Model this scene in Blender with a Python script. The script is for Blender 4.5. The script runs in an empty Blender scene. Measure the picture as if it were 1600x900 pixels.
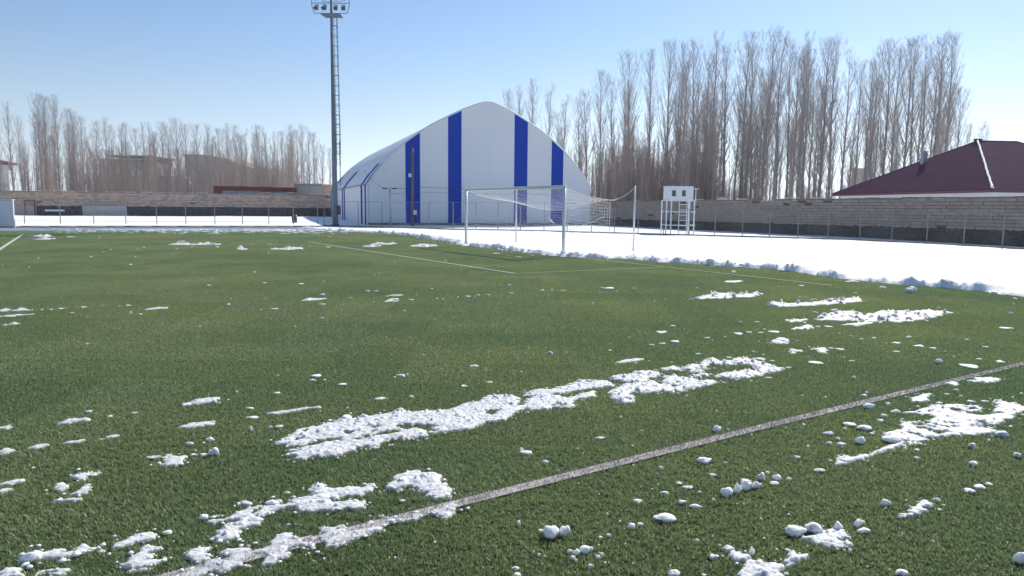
import bpy, bmesh, math, random
import numpy as np
from mathutils import Vector, Matrix
sc = bpy.context.scene
COL = sc.collection
random.seed(7)
R = math.radians

# ------------------------------------------------------------------ camera
FPX, PITCH, ROLL, CAMH = 1113.5, 0.11483, 0.00968, 1.80
_f = Vector((0, math.cos(PITCH), -math.sin(PITCH)))
_r0 = Vector((1, 0, 0)); _u0 = _r0.cross(_f)
_r = _r0 * math.cos(ROLL) + _u0 * math.sin(ROLL)
_u = -_r0 * math.sin(ROLL) + _u0 * math.cos(ROLL)
CAM = Vector((0, 0, CAMH))
cd = bpy.data.cameras.new('camera'); cam = bpy.data.objects.new('camera', cd); COL.objects.link(cam)
cd.sensor_width = 36; cd.lens = FPX / 1600 * 36; cd.clip_end = 3000; cd.clip_start = 0.05
m = Matrix((( _r.x, _u.x, -_f.x, CAM.x), (_r.y, _u.y, -_f.y, CAM.y), (_r.z, _u.z, -_f.z, CAM.z), (0, 0, 0, 1)))
cam.matrix_world = m
sc.camera = cam
# ------------------------------------------------------------------ light
SUN_AZ, SUN_EL = R(34), R(38)          # azimuth to the right of the view axis (+Y)
w = bpy.data.worlds.new('World'); sc.world = w; w.use_nodes = True
nt = w.node_tree; bg = nt.nodes['Background']
sky = nt.nodes.new('ShaderNodeTexSky'); sky.sky_type = 'NISHITA'; sky.sun_disc = False
sky.sun_elevation = SUN_EL; sky.sun_rotation = SUN_AZ
sky.altitude = 1000; sky.air_density = 1.0; sky.dust_density = 0.45; sky.ozone_density = 2.6
# low sky: the same all round, the yellow of the long air path is pulled to pale blue-white
tcw = nt.nodes.new('ShaderNodeTexCoord'); sxyz = nt.nodes.new('ShaderNodeSeparateXYZ'); nt.links.new(tcw.outputs['Generated'], sxyz.inputs[0])
mr = nt.nodes.new('ShaderNodeMapRange'); mr.inputs[1].default_value = 0.0; mr.inputs[2].default_value = .22; mr.inputs[3].default_value = .85; mr.inputs[4].default_value = 0.0
nt.links.new(sxyz.outputs[2], mr.inputs[0])
bw = nt.nodes.new('ShaderNodeRGBToBW'); nt.links.new(sky.outputs[0], bw.inputs[0])
tint = nt.nodes.new('ShaderNodeMix'); tint.data_type = 'RGBA'; tint.blend_type = 'MULTIPLY'; tint.inputs[0].default_value = 1; tint.inputs[7].default_value = (.88, 1.0, 1.16, 1)
nt.links.new(bw.outputs[0], tint.inputs[6])
mxs = nt.nodes.new('ShaderNodeMix'); mxs.data_type = 'RGBA'; nt.links.new(mr.outputs[0], mxs.inputs[0]); nt.links.new(sky.outputs[0], mxs.inputs[6]); nt.links.new(tint.outputs[2], mxs.inputs[7])
nt.links.new(mxs.outputs[2], bg.inputs[0]); bg.inputs[1].default_value = 0.098
sl = bpy.data.lights.new('sun', 'SUN'); sl.energy = 4.3; sl.angle = R(0.53); sl.color = (1, 0.95, 0.87)
so = bpy.data.objects.new('sun', sl); COL.objects.link(so)
sd = Vector((math.sin(SUN_AZ) * math.cos(SUN_EL), math.cos(SUN_AZ) * math.cos(SUN_EL), math.sin(SUN_EL)))
so.rotation_euler = sd.to_track_quat('Z', 'Y').to_euler(); so.location = (30, 40, 60)
sc.view_settings.view_transform = 'Standard'; sc.view_settings.look = 'None'
sc.view_settings.exposure = 0.50; sc.view_settings.gamma = 1
sc.cycles.max_bounces = 6; sc.cycles.transparent_max_bounces = 6

# ------------------------------------------------------------------ pixel <-> place
def ray(px, py):
    return _f + _r * ((px - 800) / FPX) - _u * ((py - 450) / FPX)
def ground(px, py, z=0.0):
    d = ray(px, py); return CAM + d * ((z - CAMH) / d.z)
def at(px, py, Y):
    d = ray(px, py); return CAM + d * (Y / d.y)
# ------------------------------------------------------------------ helpers
def setp(o, label=None, cat=None, group=None, kind=None):
    if label: o['label'] = label
    if cat: o['category'] = cat
    if group: o['group'] = group
    if kind: o['kind'] = kind
    return o
def thing(name, label, cat, loc=(0, 0, 0), rz=0, group=None):
    o = bpy.data.objects.new(name, None); COL.objects.link(o); o.empty_display_size = .3
    o.location = loc; o.rotation_euler = (0, 0, rz)
    return setp(o, label, cat, group)
def link(name, me, parent=None, loc=None):
    o = bpy.data.objects.new(name, me); COL.objects.link(o)
    if parent: o.parent = parent
    if loc is not None: o.location = loc
    return o
class MB:
    def __init__(s): s.v = []; s.f = []
    def add(s, vs, fs):
        n = len(s.v); s.v += [tuple(v) for v in vs]; s.f += [tuple(i + n for i in f) for f in fs]; return s
    def box(s, c, size, rz=0.0, ax=None):
        c = Vector(c); hx, hy, hz = [q / 2 for q in size]
        if ax is None: ax = (Vector((math.cos(rz), math.sin(rz), 0)), Vector((-math.sin(rz), math.cos(rz), 0)), Vector((0, 0, 1)))
        vs = [c + ax[0] * (x * hx) + ax[1] * (y * hy) + ax[2] * (z * hz) for x in (-1, 1) for y in (-1, 1) for z in (-1, 1)]
        return s.add(vs, [(0, 1, 3, 2), (4, 6, 7, 5), (0, 4, 5, 1), (2, 3, 7, 6), (0, 2, 6, 4), (1, 5, 7, 3)])
    def tube(s, pts, rad, n=6, cap=True):
        pts = [Vector(p) for p in pts]
        if not isinstance(rad, (list, tuple)): rad = [rad] * len(pts)
        rings = []
        t0 = (pts[1] - pts[0]).normalized()
        ref = Vector((0, 0, 1)) if abs(t0.z) < .9 else Vector((1, 0, 0))
        b = t0.cross(ref).normalized()
        base = len(s.v)
        for i, p in enumerate(pts):
            t = (pts[min(i + 1, len(pts) - 1)] - pts[max(i - 1, 0)]).normalized()
            b = (b - t * b.dot(t)).normalized(); c = t.cross(b)
            for k in range(n):
                a = 2 * math.pi * k / n
                s.v.append(tuple(p + (b * math.cos(a) + c * math.sin(a)) * rad[i]))
        for i in range(len(pts) - 1):
            for k in range(n):
                k2 = (k + 1) % n
                s.f.append((base + i * n + k, base + i * n + k2, base + (i + 1) * n + k2, base + (i + 1) * n + k))
        if cap:
            s.f.append(tuple(base + k for k in range(n))[::-1])
            s.f.append(tuple(base + (len(pts) - 1) * n + k for k in range(n)))
        return s
    def spike(s, p, q, r):                      # thin three sided twig
        p = Vector(p); q = Vector(q); t = (q - p).normalized()
        b = t.orthogonal().normalized(); c = t.cross(b); n = len(s.v)
        for k in range(3):
            a = 2.094 * k; s.v.append(tuple(p + (b * math.cos(a) + c * math.sin(a)) * r))
        s.v.append(tuple(q)); s.f += [(n, n + 1, n + 3), (n + 1, n + 2, n + 3), (n + 2, n, n + 3)]
    def mesh(s, name, mat, smooth=False):
        me = bpy.data.meshes.new(name); me.from_pydata(s.v, [], s.f); me.update()
        if mat: me.materials.append(mat)
        if smooth: me.polygons.foreach_set('use_smooth', [True] * len(me.polygons))
        return me
    def build(s, name, mat, parent=None, smooth=False, bevel=0):
        o = link(name, s.mesh(name, mat, smooth), parent)
        if bevel:
            b = o.modifiers.new('bevel', 'BEVEL'); b.width = bevel; b.segments = 2; b.limit_method = 'ANGLE'
        return o
# numpy value noise
def _h(ix, iy, iz, seed):
    n = (ix * 374761393 + iy * 668265263 + iz * 1274126177 + seed * 362437) & 0xffffffff
    n = ((n ^ (n >> 13)) * 1274126177) & 0xffffffff
    return ((n ^ (n >> 16)) & 0xffffff) / 8388608.0 - 1
def vnoise(x, y, z=None, seed=0):
    x = np.asarray(x, float); y = np.asarray(y, float); z = np.zeros_like(x) if z is None else np.asarray(z, float)
    xi, yi, zi = np.floor(x).astype(np.int64), np.floor(y).astype(np.int64), np.floor(z).astype(np.int64)
    fx, fy, fz = x - xi, y - yi, z - zi
    fx, fy, fz = [t * t * (3 - 2 * t) for t in (fx, fy, fz)]
    r = 0
    for dx in (0, 1):
        for dy in (0, 1):
            for dz in (0, 1):
                r = r + _h(xi + dx, yi + dy, zi + dz, seed) * (fx if dx else 1 - fx) * (fy if dy else 1 - fy) * (fz if dz else 1 - fz)
    return r
def fbm(x, y, z=None, seed=0, o=4):
    a, s, t = 1.0, 0, 0
    for i in range(o):
        k = 2 ** i
        s = s + a * vnoise(np.asarray(x) * k, np.asarray(y) * k, None if z is None else np.asarray(z) * k, seed + i * 17); t += a; a *= .5
    return s / t
# ------------------------------------------------------------------ materials
def mat(name, base, rough=.6, spec=.3, metal=0, noise=None, bump=None, trans=0, island=None):
    """noise=(scale, colour2, contrast) mixes a second colour by procedural noise; bump=(scale, strength)"""
    M = bpy.data.materials.new(name); M.use_nodes = True; N = M.node_tree.nodes; L = M.node_tree.links
    P = N['Principled BSDF']; P.inputs['Roughness'].default_value = rough; P.inputs['Metallic'].default_value = metal
    P.inputs['Specular IOR Level'].default_value = spec; P.inputs['Base Color'].default_value = (*base, 1)
    tc = N.new('ShaderNodeTexCoord'); src = None
    if noise or bump or island:
        geo = N.new('ShaderNodeNewGeometry')
    if noise:
        n = N.new('ShaderNodeTexNoise'); n.inputs['Scale'].default_value = noise[0]; n.inputs['Detail'].default_value = 6
        L.new(geo.outputs['Position'], n.inputs['Vector'])
        rp = N.new('ShaderNodeValToRGB'); c = noise[2]
        rp.color_ramp.elements[0].position = .5 - c; rp.color_ramp.elements[1].position = .5 + c
        rp.color_ramp.elements[0].color = (*base, 1); rp.color_ramp.elements[1].color = (*noise[1], 1)
        L.new(n.outputs[0], rp.inputs[0]); src = rp.outputs[0]
    if island:
        mx = N.new('ShaderNodeMix'); mx.data_type = 'RGBA'; L.new(geo.outputs['Random Per Island'], mx.inputs[0])
        if src: L.new(src, mx.inputs[6])
        else: mx.inputs[6].default_value = (*base, 1)
        mx.inputs[7].default_value = (*island, 1); src = mx.outputs[2]
    if src: L.new(src, P.inputs['Base Color'])
    if bump:
        n2 = N.new('ShaderNodeTexNoise'); n2.inputs['Scale'].default_value = bump[0]; n2.inputs['Detail'].default_value = 5
        L.new(geo.outputs['Position'], n2.inputs['Vector'])
        b = N.new('ShaderNodeBump'); b.inputs['Strength'].default_value = bump[1]; b.inputs['Distance'].default_value = .5 / bump[0]
        L.new(n2.outputs[0], b.inputs['Height']); L.new(b.outputs[0], P.inputs['Normal'])
    if trans:
        T = N.new('ShaderNodeBsdfTranslucent'); X = N.new('ShaderNodeMixShader'); X.inputs[0].default_value = trans
        if src: L.new(src, T.inputs[0])
        else: T.inputs[0].default_value = (*base, 1)
        L.new(P.outputs[0], X.inputs[1]); L.new(T.outputs[0], X.inputs[2]); L.new(X.outputs[0], N['Material Output'].inputs[0])
    return M
M = {}
M['snow'] = mat('snow', (.80, .81, .83), .75, .2, bump=(60, .35), noise=(14, (.86, .87, .88), .2))
M['patch'] = mat('wet_snow', (.47, .48, .50), .6, .3, bump=(48, .8), noise=(30, (.68, .69, .71), .16))
M['snowflat'] = mat('snow_flat', (.80, .81, .84), .8, .2, bump=(6, .12), noise=(1.2, (.87, .88, .90), .25))
M['slush'] = mat('slush', (.40, .40, .42), .6, .35, bump=(60, .8), noise=(34, (.66, .67, .69), .17))
M['steel'] = mat('galvanised_steel', (.42, .45, .48), .45, .5, .35, noise=(6, (.5, .53, .56), .3))
M['fencesteel'] = mat('fence_steel', (.17, .18, .19), .6, .35, .2, noise=(3, (.25, .26, .27), .25))
M['wire'] = mat('fence_wire', (.30, .32, .34), .5, .5, .4)
M['mast'] = mat('mast_steel', (.15, .19, .24), .75, .15, 0, noise=(2, (.19, .23, .28), .3))
M['goal'] = mat('goal_aluminium', (.70, .73, .74), .35, .5, .15, noise=(4, (.78, .80, .80), .25))
M['net'] = mat('net_cord', (.80, .80, .80), .8, .2)
M['kerb'] = mat('kerb_concrete', (.16, .15, .145), .85, .2, noise=(5, (.23, .22, .21), .25), bump=(20, .3))
M['track'] = mat('wet_track', (.16, .19, .24), .4, .5, noise=(.8, (.28, .31, .36), .25))
M['fabric'] = mat('white_membrane', (.70, .73, .77), .5, .35, noise=(.35, (.75, .77, .79), .3), bump=(1.3, .10))
M['fabricb'] = mat('blue_membrane', (.001, .042, .36), .6, .06, noise=(.5, (.002, .052, .40), .3))
M['seam'] = mat('membrane_seam', (.66, .69, .73), .6, .3)
M['block'] = mat('wall_block', (.345, .285, .24), .9, .15, noise=(2.2, (.27, .225, .19), .2), bump=(25, .5))
M['block2'] = mat('wall_block_pale', (.38, .32, .27), .9, .15, noise=(2.5, (.30, .25, .21), .2), bump=(25, .5))
M['block3'] = mat('wall_block_grey', (.305, .26, .225), .9, .15, noise=(2.5, (.36, .305, .26), .2), bump=(25, .5))
M['mortar'] = mat('mortar', (.10, .09, .085), .95, .1, noise=(4, (.14, .125, .11), .2), bump=(20, .4))
M['rubble'] = mat('rubble_stone', (.055, .052, .055), .9, .2, noise=(3, (.085, .08, .08), .2), bump=(14, .6))
M['rubble2'] = mat('rubble_stone_pale', (.095, .09, .09), .9, .2, noise=(3, (.065, .06, .062), .2), bump=(14, .6))
M['cap'] = mat('wall_capping', (.17, .155, .14), .9, .15, noise=(3, (.24, .22, .20), .2), bump=(20, .5))
M['hutwhite'] = mat('white_paint', (.72, .74, .77), .5, .4, noise=(3, (.66, .68, .70), .3))
M['glass'] = mat('dark_glass', (.05, .05, .045), .15, .6)
M['maroon'] = mat('maroon_roof_sheet', (.105, .033, .080), .8, .08, 0, noise=(.7, (.125, .045, .10), .3))
M['maroonedge'] = mat('maroon_trim', (.11, .02, .03), .4, .5)
M['plaster'] = mat('pale_plaster', (.70, .68, .67), .85, .2, noise=(1.5, (.76, .74, .73), .3))
M['zinc'] = mat('zinc_flue', (.30, .36, .42), .45, .5, .3)
M['bark'] = mat('poplar_bark', (.28, .25, .23), .9, .15, noise=(1.6, (.42, .385, .355), .25))
M['twig'] = mat('poplar_twig', (.315, .28, .265), .85, .15, noise=(.6, (.39, .35, .325), .3))
M['young'] = mat('young_poplar_stem', (.30, .24, .21), .85, .15, noise=(.5, (.40, .33, .29), .3))
M['rust'] = mat('rusty_sheet', (.23, .06, .04), .8, .25, noise=(2, (.13, .035, .028), .25))
M['bluesheet'] = mat('grey_blue_sheet', (.22, .26, .32), .6, .3, noise=(2, (.30, .33, .38), .3))
M['brickfar'] = mat('far_brick', (.56, .40, .31), .9, .15, noise=(1.3, (.46, .33, .26), .2), bump=(8, .4))
M['greyblock'] = mat('grey_block', (.52, .47, .44), .9, .15, noise=(1.6, (.43, .39, .36), .2), bump=(8, .4))
M['concrete'] = mat('bare_concrete', (.34, .32, .31), .9, .15, noise=(1.2, (.27, .25, .24), .25))
M['brown'] = mat('brown_render', (.47, .385, .325), .9, .15, noise=(.4, (.41, .335, .28), .3))
M['redroof'] = mat('red_roof', (.24, .05, .05), .7, .3, noise=(1, (.19, .045, .045), .3))
M['wood'] = mat('weathered_wood', (.15, .11, .085), .85, .2, noise=(3, (.21, .16, .13), .3))
M['dark'] = mat('dark_metal', (.04, .045, .055), .5, .4)
M['lampglass'] = mat('lamp_glass', (.45, .44, .40), .25, .6, noise=(3, (.55, .54, .50), .3))
M['turfbase'] = mat('turf_infill', (.028, .042, .018), .9, .15, noise=(.35, (.04, .055, .024), .3), bump=(120, .4))
M['lineg'] = mat('worn_grey_line', (.35, .315, .325), .8, .2, noise=(9, (.24, .215, .225), .25), island=(.52, .48, .49))
M['linew'] = mat('white_line', (.62, .63, .57), .8, .2, noise=(2, (.50, .52, .45), .25))
M['linef'] = mat('faded_line', (.40, .45, .33), .8, .2, noise=(2, (.30, .36, .22), .25))
M['soil'] = mat('soil', (.16, .12, .09), .95, .1, noise=(.3, (.22, .17, .13), .3))

for k_ in ('snow', 'slush', 'patch', 'snowflat'):
    P_ = M[k_].node_tree.nodes['Principled BSDF']; P_.inputs['Subsurface Weight'].default_value = .5; P_.inputs['Subsurface Radius'].default_value = (1, .9, .8); P_.inputs['Subsurface Scale'].default_value = .04
# turf blade: large slow tone drift, every blade its own green
def blade_mat():
    T = bpy.data.materials.new('turf_blade'); T.use_nodes = True; N = T.node_tree.nodes; L = T.node_tree.links
    P = N['Principled BSDF']; P.inputs['Roughness'].default_value = .42; P.inputs['Specular IOR Level'].default_value = .55
    g = N.new('ShaderNodeNewGeometry')
    a = N.new('ShaderNodeValToRGB'); e = a.color_ramp.elements
    e[0].color = (.062, .112, .040, 1); e[1].color = (.52, .57, .40, 1); e.new(.36).color = (.195, .29, .12, 1); e.new(.8).color = (.31, .42, .205, 1)
    L.new(g.outputs['Random Per Island'], a.inputs[0])
    n = N.new('ShaderNodeTexNoise'); n.inputs['Scale'].default_value = .22; n.inputs['Detail'].default_value = 8; n.inputs['Roughness'].default_value = .65
    L.new(g.outputs['Position'], n.inputs['Vector'])
    rp = N.new('ShaderNodeValToRGB'); rp.color_ramp.elements[0].position = .32; rp.color_ramp.elements[1].position = .70
    rp.color_ramp.elements[0].color = (.76, .85, .84, 1); rp.color_ramp.elements[1].color = (1.36, 1.13, 1.02, 1)
    L.new(n.outputs[0], rp.inputs[0])
    mx = N.new('ShaderNodeMix'); mx.data_type = 'RGBA'; mx.blend_type = 'MULTIPLY'; mx.inputs[0].default_value = 1
    L.new(a.outputs[0], mx.inputs[6]); L.new(rp.outputs[0], mx.inputs[7])
    n2 = N.new('ShaderNodeTexNoise'); n2.inputs['Scale'].default_value = 70; n2.inputs['Detail'].default_value = 2; L.new(g.outputs['Position'], n2.inputs['Vector'])
    r2 = N.new('ShaderNodeValToRGB'); r2.color_ramp.elements[0].position = .36; r2.color_ramp.elements[1].position = .64
    r2.color_ramp.elements[0].color = (.60, .62, .60, 1); r2.color_ramp.elements[1].color = (1.35, 1.32, 1.32, 1); L.new(n2.outputs[0], r2.inputs[0])
    m0 = mx; mx = N.new('ShaderNodeMix'); mx.data_type = 'RGBA'; mx.blend_type = 'MULTIPLY'; mx.inputs[0].default_value = 1
    L.new(m0.outputs[2], mx.inputs[6]); L.new(r2.outputs[0], mx.inputs[7]); L.new(mx.outputs[2], P.inputs['Base Color'])
    t = N.new('ShaderNodeBsdfTranslucent'); L.new(mx.outputs[2], t.inputs[0])
    x = N.new('ShaderNodeMixShader'); x.inputs[0].default_value = .42
    L.new(P.outputs[0], x.inputs[1]); L.new(t.outputs[0], x.inputs[2]); L.new(x.outputs[0], N['Material Output'].inputs[0])
    return T
M['blade'] = blade_mat()

# ================================================================== SETTING
def sheet(name, pts, z, mt, kind='structure'):
    bm = bmesh.new(); vs = [bm.verts.new((p[0], p[1], z)) for p in pts]
    fc = bm.faces.new(vs); bm.normal_update()
    if fc.normal.z < 0: fc.normal_flip()
    bmesh.ops.triangulate(bm, faces=[fc])
    me = bpy.data.meshes.new(name); bm.to_mesh(me); bm.free(); me.materials.append(mt)
    return setp(link(name, me), kind=kind)
sheet('ground', [(-1500, -300), (1500, -300), (1500, 2200), (-1500, 2200)], -.05, M['snowflat'])
def g2(px, py): p = ground(px, py); return Vector((p.x, p.y, 0))
KB = [g2(*p) for p in ((505, 354.6), (523, 355.4), (640, 358.7), (700, 360.8), (840, 363.4), (900, 365.4), (1000, 368.2), (1120, 371.8), (1240, 375), (1340, 378.4), (1450, 384), (1530, 388.6), (1600, 393.5))]
KB.append(KB[-1] + (KB[-1] - KB[-3]).normalized() * 22)
LE0, LE1 = g2(0, 360.6), g2(520, 360.2); LD = (LE1 - LE0).normalized()
LE_far = LE0 - LD * 70
sheet('football_pitch', [LE_far, LE1, KB[2], KB[5], KB[9], KB[12], KB[13], KB[13] + Vector((40, -60, 0)), Vector((-90, -45, 0))], -.006, M['turfbase'])
KA0, KA1 = g2(0, 354.9), KB[0]; KD = (KA1 - KA0).normalized(); KA_far = KA0 - KD * 70
sheet('running_track', [LE_far, LE1, KB[2], KB[1], KB[0], KA0, KA_far], -.012, M['track'])

# ---- turf blades (geometry nodes: the one metre tile of blades is laid out again and again)
def turf():
    rng = np.random.default_rng(3); n = 20000
    K = rng.random((5200, 2)) - .5; P = K[rng.integers(0, 5200, n)] + rng.normal(0, .005, (n, 2)); a = rng.random(n) * 6.283; h = .009 + .011 * rng.random(n); lean = rng.normal(0, .011, (n, 2)) + np.array([.002, -.004])
    wd = .0016 + .0009 * rng.random(n)
    d = np.stack([np.cos(a), np.sin(a)], 1) * wd[:, None]
    V = np.zeros((n, 3, 3)); V[:, 0, :2] = P - d; V[:, 1, :2] = P + d; V[:, 2, :2] = P + lean; V[:, 2, 2] = h; V[:, :2, 2] = -.006
    me = bpy.data.meshes.new('turf_blades')
    me.from_pydata(V.reshape(-1, 3).tolist(), [], np.arange(3 * n).reshape(-1, 3).tolist()); me.materials.append(M['blade'])
    o = setp(link('turf_blades', me), kind='stuff')
    o['label'] = 'short green artificial turf blades covering the pitch'; o['category'] = 'turf'
    ng = bpy.data.node_groups.new('turf_scatter', 'GeometryNodeTree')
    ng.interface.new_socket('Geometry', in_out='INPUT', socket_type='NodeSocketGeometry')
    ng.interface.new_socket('Geometry', in_out='OUTPUT', socket_type='NodeSocketGeometry')
    N, L = ng.nodes, ng.links
    gi, go = N.new('NodeGroupInput'), N.new('NodeGroupOutput')
    grid = N.new('GeometryNodeMeshGrid'); SX, SY, st = 92, 60, .96
    nx, ny = int(SX / st) + 1, int(SY / st) + 1
    grid.inputs['Size X'].default_value = (nx - 1) * st; grid.inputs['Size Y'].default_value = (ny - 1) * st
    grid.inputs['Vertices X'].default_value = nx; grid.inputs['Vertices Y'].default_value = ny
    tr = N.new('GeometryNodeTransform'); tr.inputs['Translation'].default_value = (-5, SY / 2 + .6, 0)
    L.new(grid.outputs[0], tr.inputs['Geometry'])
    pos = N.new('GeometryNodeInputPosition')
    def halfplane(nrm, off):                    # true where nrm.p > off  (to delete)
        d_ = N.new('ShaderNodeVectorMath'); d_.operation = 'DOT_PRODUCT'; d_.inputs[1].default_value = (nrm[0], nrm[1], 0)
        L.new(pos.outputs[0], d_.inputs[0])
        c = N.new('FunctionNodeCompare'); c.data_type = 'FLOAT'; c.operation = 'GREATER_THAN'
        L.new(d_.outputs['Value'], c.inputs[0]); c.inputs[1].default_value = off; return c.outputs[0]
    nl = Vector((-LD.y, LD.x)); 
    kd = (KB[9] - KB[5]).normalized(); nk = Vector((-kd.y, kd.x)); nk = nk if nk.y > 0 else -nk
    cond = [halfplane(nl, nl.dot(LE0.xy) - .4), halfplane(nk, nk.dot(KB[9].xy) - .7), halfplane((1, -.80), 1.6), halfplane((-1, -.80), 1.6)]
    cur = cond[0]
    for c in cond[1:]:
        b = N.new('FunctionNodeBooleanMath'); b.operation = 'OR'; L.new(cur, b.inputs[0]); L.new(c, b.inputs[1]); cur = b.outputs[0]
    de = N.new('GeometryNodeDeleteGeometry'); de.domain = 'POINT'; L.new(tr.outputs[0], de.inputs[0]); L.new(cur, de.inputs['Selection'])
    ins = N.new('GeometryNodeInstanceOnPoints'); L.new(de.outputs[0], ins.inputs['Points']); L.new(gi.outputs[0], ins.inputs['Instance'])
    rv = N.new('FunctionNodeRandomValue'); rv.data_type = 'INT'; rv.inputs['Min'].default_value if False else None
    rv.inputs[4].default_value = 0; rv.inputs[5].default_value = 3
    mu = N.new('ShaderNodeMath'); mu.operation = 'MULTIPLY'; mu.inputs[1].default_value = math.pi / 2
    L.new(rv.outputs[2], mu.inputs[0])
    cx = N.new('ShaderNodeCombineXYZ'); L.new(mu.outputs[0], cx.inputs[2])
    er = N.new('FunctionNodeEulerToRotation'); L.new(cx.outputs[0], er.inputs[0]); L.new(er.outputs[0], ins.inputs['Rotation'])
    L.new(ins.outputs[0], go.inputs[0])
    md = o.modifiers.new('scatter', 'NODES'); md.node_group = ng
turf()

# ---- pitch lines, made of pale turf fibres
def pitch_line(a, b, wd, mt, dens, bw, seed, hmin=.014, hmax=.027):
    rng = np.random.default_rng(seed); a = np.array(a[:2]); b = np.array(b[:2]); Ln = np.linalg.norm(b - a); t = (b - a) / Ln; nn = np.array([-t[1], t[0]])
    n = int(Ln * wd * dens); u = rng.random(n) * Ln; v = np.clip(rng.normal(0, .33, n), -.62, .62) * wd
    v = np.where(rng.random(n) < .55, (rng.random(n) - .5) * wd, v)
    keep = fbm(u * 2.2, v * 9, seed=seed, o=3) + .9 * rng.random(n) > -.02; u, v = u[keep], v[keep]; n = len(u)
    c = a + u[:, None] * t + v[:, None] * nn
    an = rng.random(n) * 6.283; d = np.stack([np.cos(an), np.sin(an)], 1) * bw
    V = np.zeros((n, 3, 3)); V[:, 0, :2] = c - d; V[:, 1, :2] = c + d; V[:, 2, :2] = c + rng.normal(0, .009, (n, 2)); V[:, 2, 2] = hmin + (hmax - hmin) * rng.random(n); V[:, :2, 2] = .002
    vs = V.reshape(-1, 3).tolist(); fs = np.arange(3 * n).reshape(-1, 3).tolist()
    k = len(vs); far = mt is not M['lineg']; q = nn * wd * (.46 if far else .40); zs = .017 if far else .007
    vs += [(*(a - q), zs), (*(b - q), zs), (*(b + q), zs), (*(a + q), zs)]; fs.append([k, k + 1, k + 2, k + 3])
    me = bpy.data.meshes.new('pitch_line'); me.from_pydata(vs, [], fs); me.materials.append(mt)
    return setp(link('pitch_line', me), kind='structure')
pitch_line(ground(180, 925), ground(720, 786.5), .115, M['lineg'], 9000, .0026, 1)
pitch_line(ground(720, 786.5), ground(1180, 670.5), .115, M['lineg'], 9000, .0028, 2)
pitch_line(ground(1180, 670.5), ground(1680, 549), .115, M['lineg'], 7000, .0035, 3)
pitch_line(ground(481, 378.3), ground(806, 428.2), .075, M['linew'], 2500, .007, 4)
pitch_line(ground(806, 428.2), ground(1040, 418), .06, M['linef'], 1800, .006, 5)
pitch_line(ground(593, 370), ground(930, 405.6), .08, M['linef'], 2200, .007, 6)
pitch_line(ground(930, 405.6), ground(1300, 447), .07, M['linef'], 2200, .006, 7)
pitch_line(ground(-60, 429), ground(35, 367), .13, M['linew'], 2500, .010, 8)
pitch_line(ground(35, 367), ground(190, 368), .08, M['linef'], 1500, .010, 9)

# ================================================================== SNOW
def sdf(P, poly):
    """signed distance, positive inside"""
    poly = np.asarray(poly, float); n = len(poly); d = np.full(len(P), 1e9); ins = np.zeros(len(P), bool)
    for i in range(n):
        a = poly[i]; b = poly[(i + 1) % n]; e = b - a; w_ = P - a
        t = np.clip((w_ @ e) / max(e @ e, 1e-12), 0, 1); q = w_ - t[:, None] * e; d = np.minimum(d, (q ** 2).sum(1))
        c = ((a[1] <= P[:, 1]) & (b[1] > P[:, 1])) | ((b[1] <= P[:, 1]) & (a[1] > P[:, 1]))
        if abs(e[1]) > 1e-12: ins ^= c & (P[:, 0] < a[0] + (P[:, 1] - a[1]) * e[0] / e[1])
    d = np.sqrt(d); return np.where(ins, d, -d)
def grid_mesh(name, X, Y, Z, keep, mt):
    ny, nx = X.shape; idx = np.arange(nx * ny).reshape(ny, nx)
    kc = keep[:-1, :-1] | keep[1:, :-1] | keep[:-1, 1:] | keep[1:, 1:]
    q = np.stack([idx[:-1, :-1], idx[:-1, 1:], idx[1:, 1:], idx[1:, :-1]], -1)[kc]
    used = np.unique(q); mp = np.full(nx * ny, -1); mp[used] = np.arange(len(used))
    V = np.stack([X.ravel(), Y.ravel(), Z.ravel()], 1)[used]
    me = bpy.data.meshes.new(name); me.from_pydata(V.tolist(), [], mp[q].tolist()); me.materials.append(mt)
    me.polygons.foreach_set('use_smooth', [True] * len(me.polygons)); return me
CR = {'H': (0, 580, 2.8125), 'G': (300, 700, 3.636), 'A': (420, 540, 2.963), 'D': (930, 540, 5.161), 'V': (780, 700, 3.404),
      'Q': (1200, 560, 2.6475), 'R': (1000, 380, 2.667), 'E': (400, 430, 4.0), 'Z': (0, 440, 4.0), 'T': (0, 340, 3.2), 'X': (780, 380, 3.2),
      'Y': (460, 350, 4.21), 'P': (0, 0, 1.0)}
def cpx(c, x, y): x0, y0, s = CR[c]; return x0 + x / s, y0 + y / s
PATCHES = []
def components(mask):
    """8-connected pieces (on a mask grown by one cell) as (area, mask), largest first"""
    g = mask.copy(); g[1:] |= mask[:-1]; g[:-1] |= mask[1:]; h_ = g.copy(); g[:, 1:] |= h_[:, :-1]; g[:, :-1] |= h_[:, 1:]
    par = []; runs = []
    def find(a):
        while par[a] != a: par[a] = par[par[a]]; a = par[a]
        return a
    prev = []
    for r in range(g.shape[0]):
        d = np.diff(np.concatenate(([0], g[r].astype(np.int8), [0]))); st, en = np.where(d == 1)[0], np.where(d == -1)[0]; cur = []
        for a, b in zip(st, en):
            i = len(par); par.append(i); cur.append((a, b, i)); runs.append((r, a, b, i))
            for (pa, pb, pi) in prev:
                if pa <= b and pb >= a: par[find(pi)] = find(i)
        prev = cur
    lab = np.full(g.shape, -1)
    for r, a, b, i in runs: lab[r, a:b] = find(i)
    out = []
    for k in np.unique(lab[mask]): m_ = mask & (lab == k); out.append((int(m_.sum()), m_))
    return sorted(out, key=lambda t: -t[0])
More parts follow.
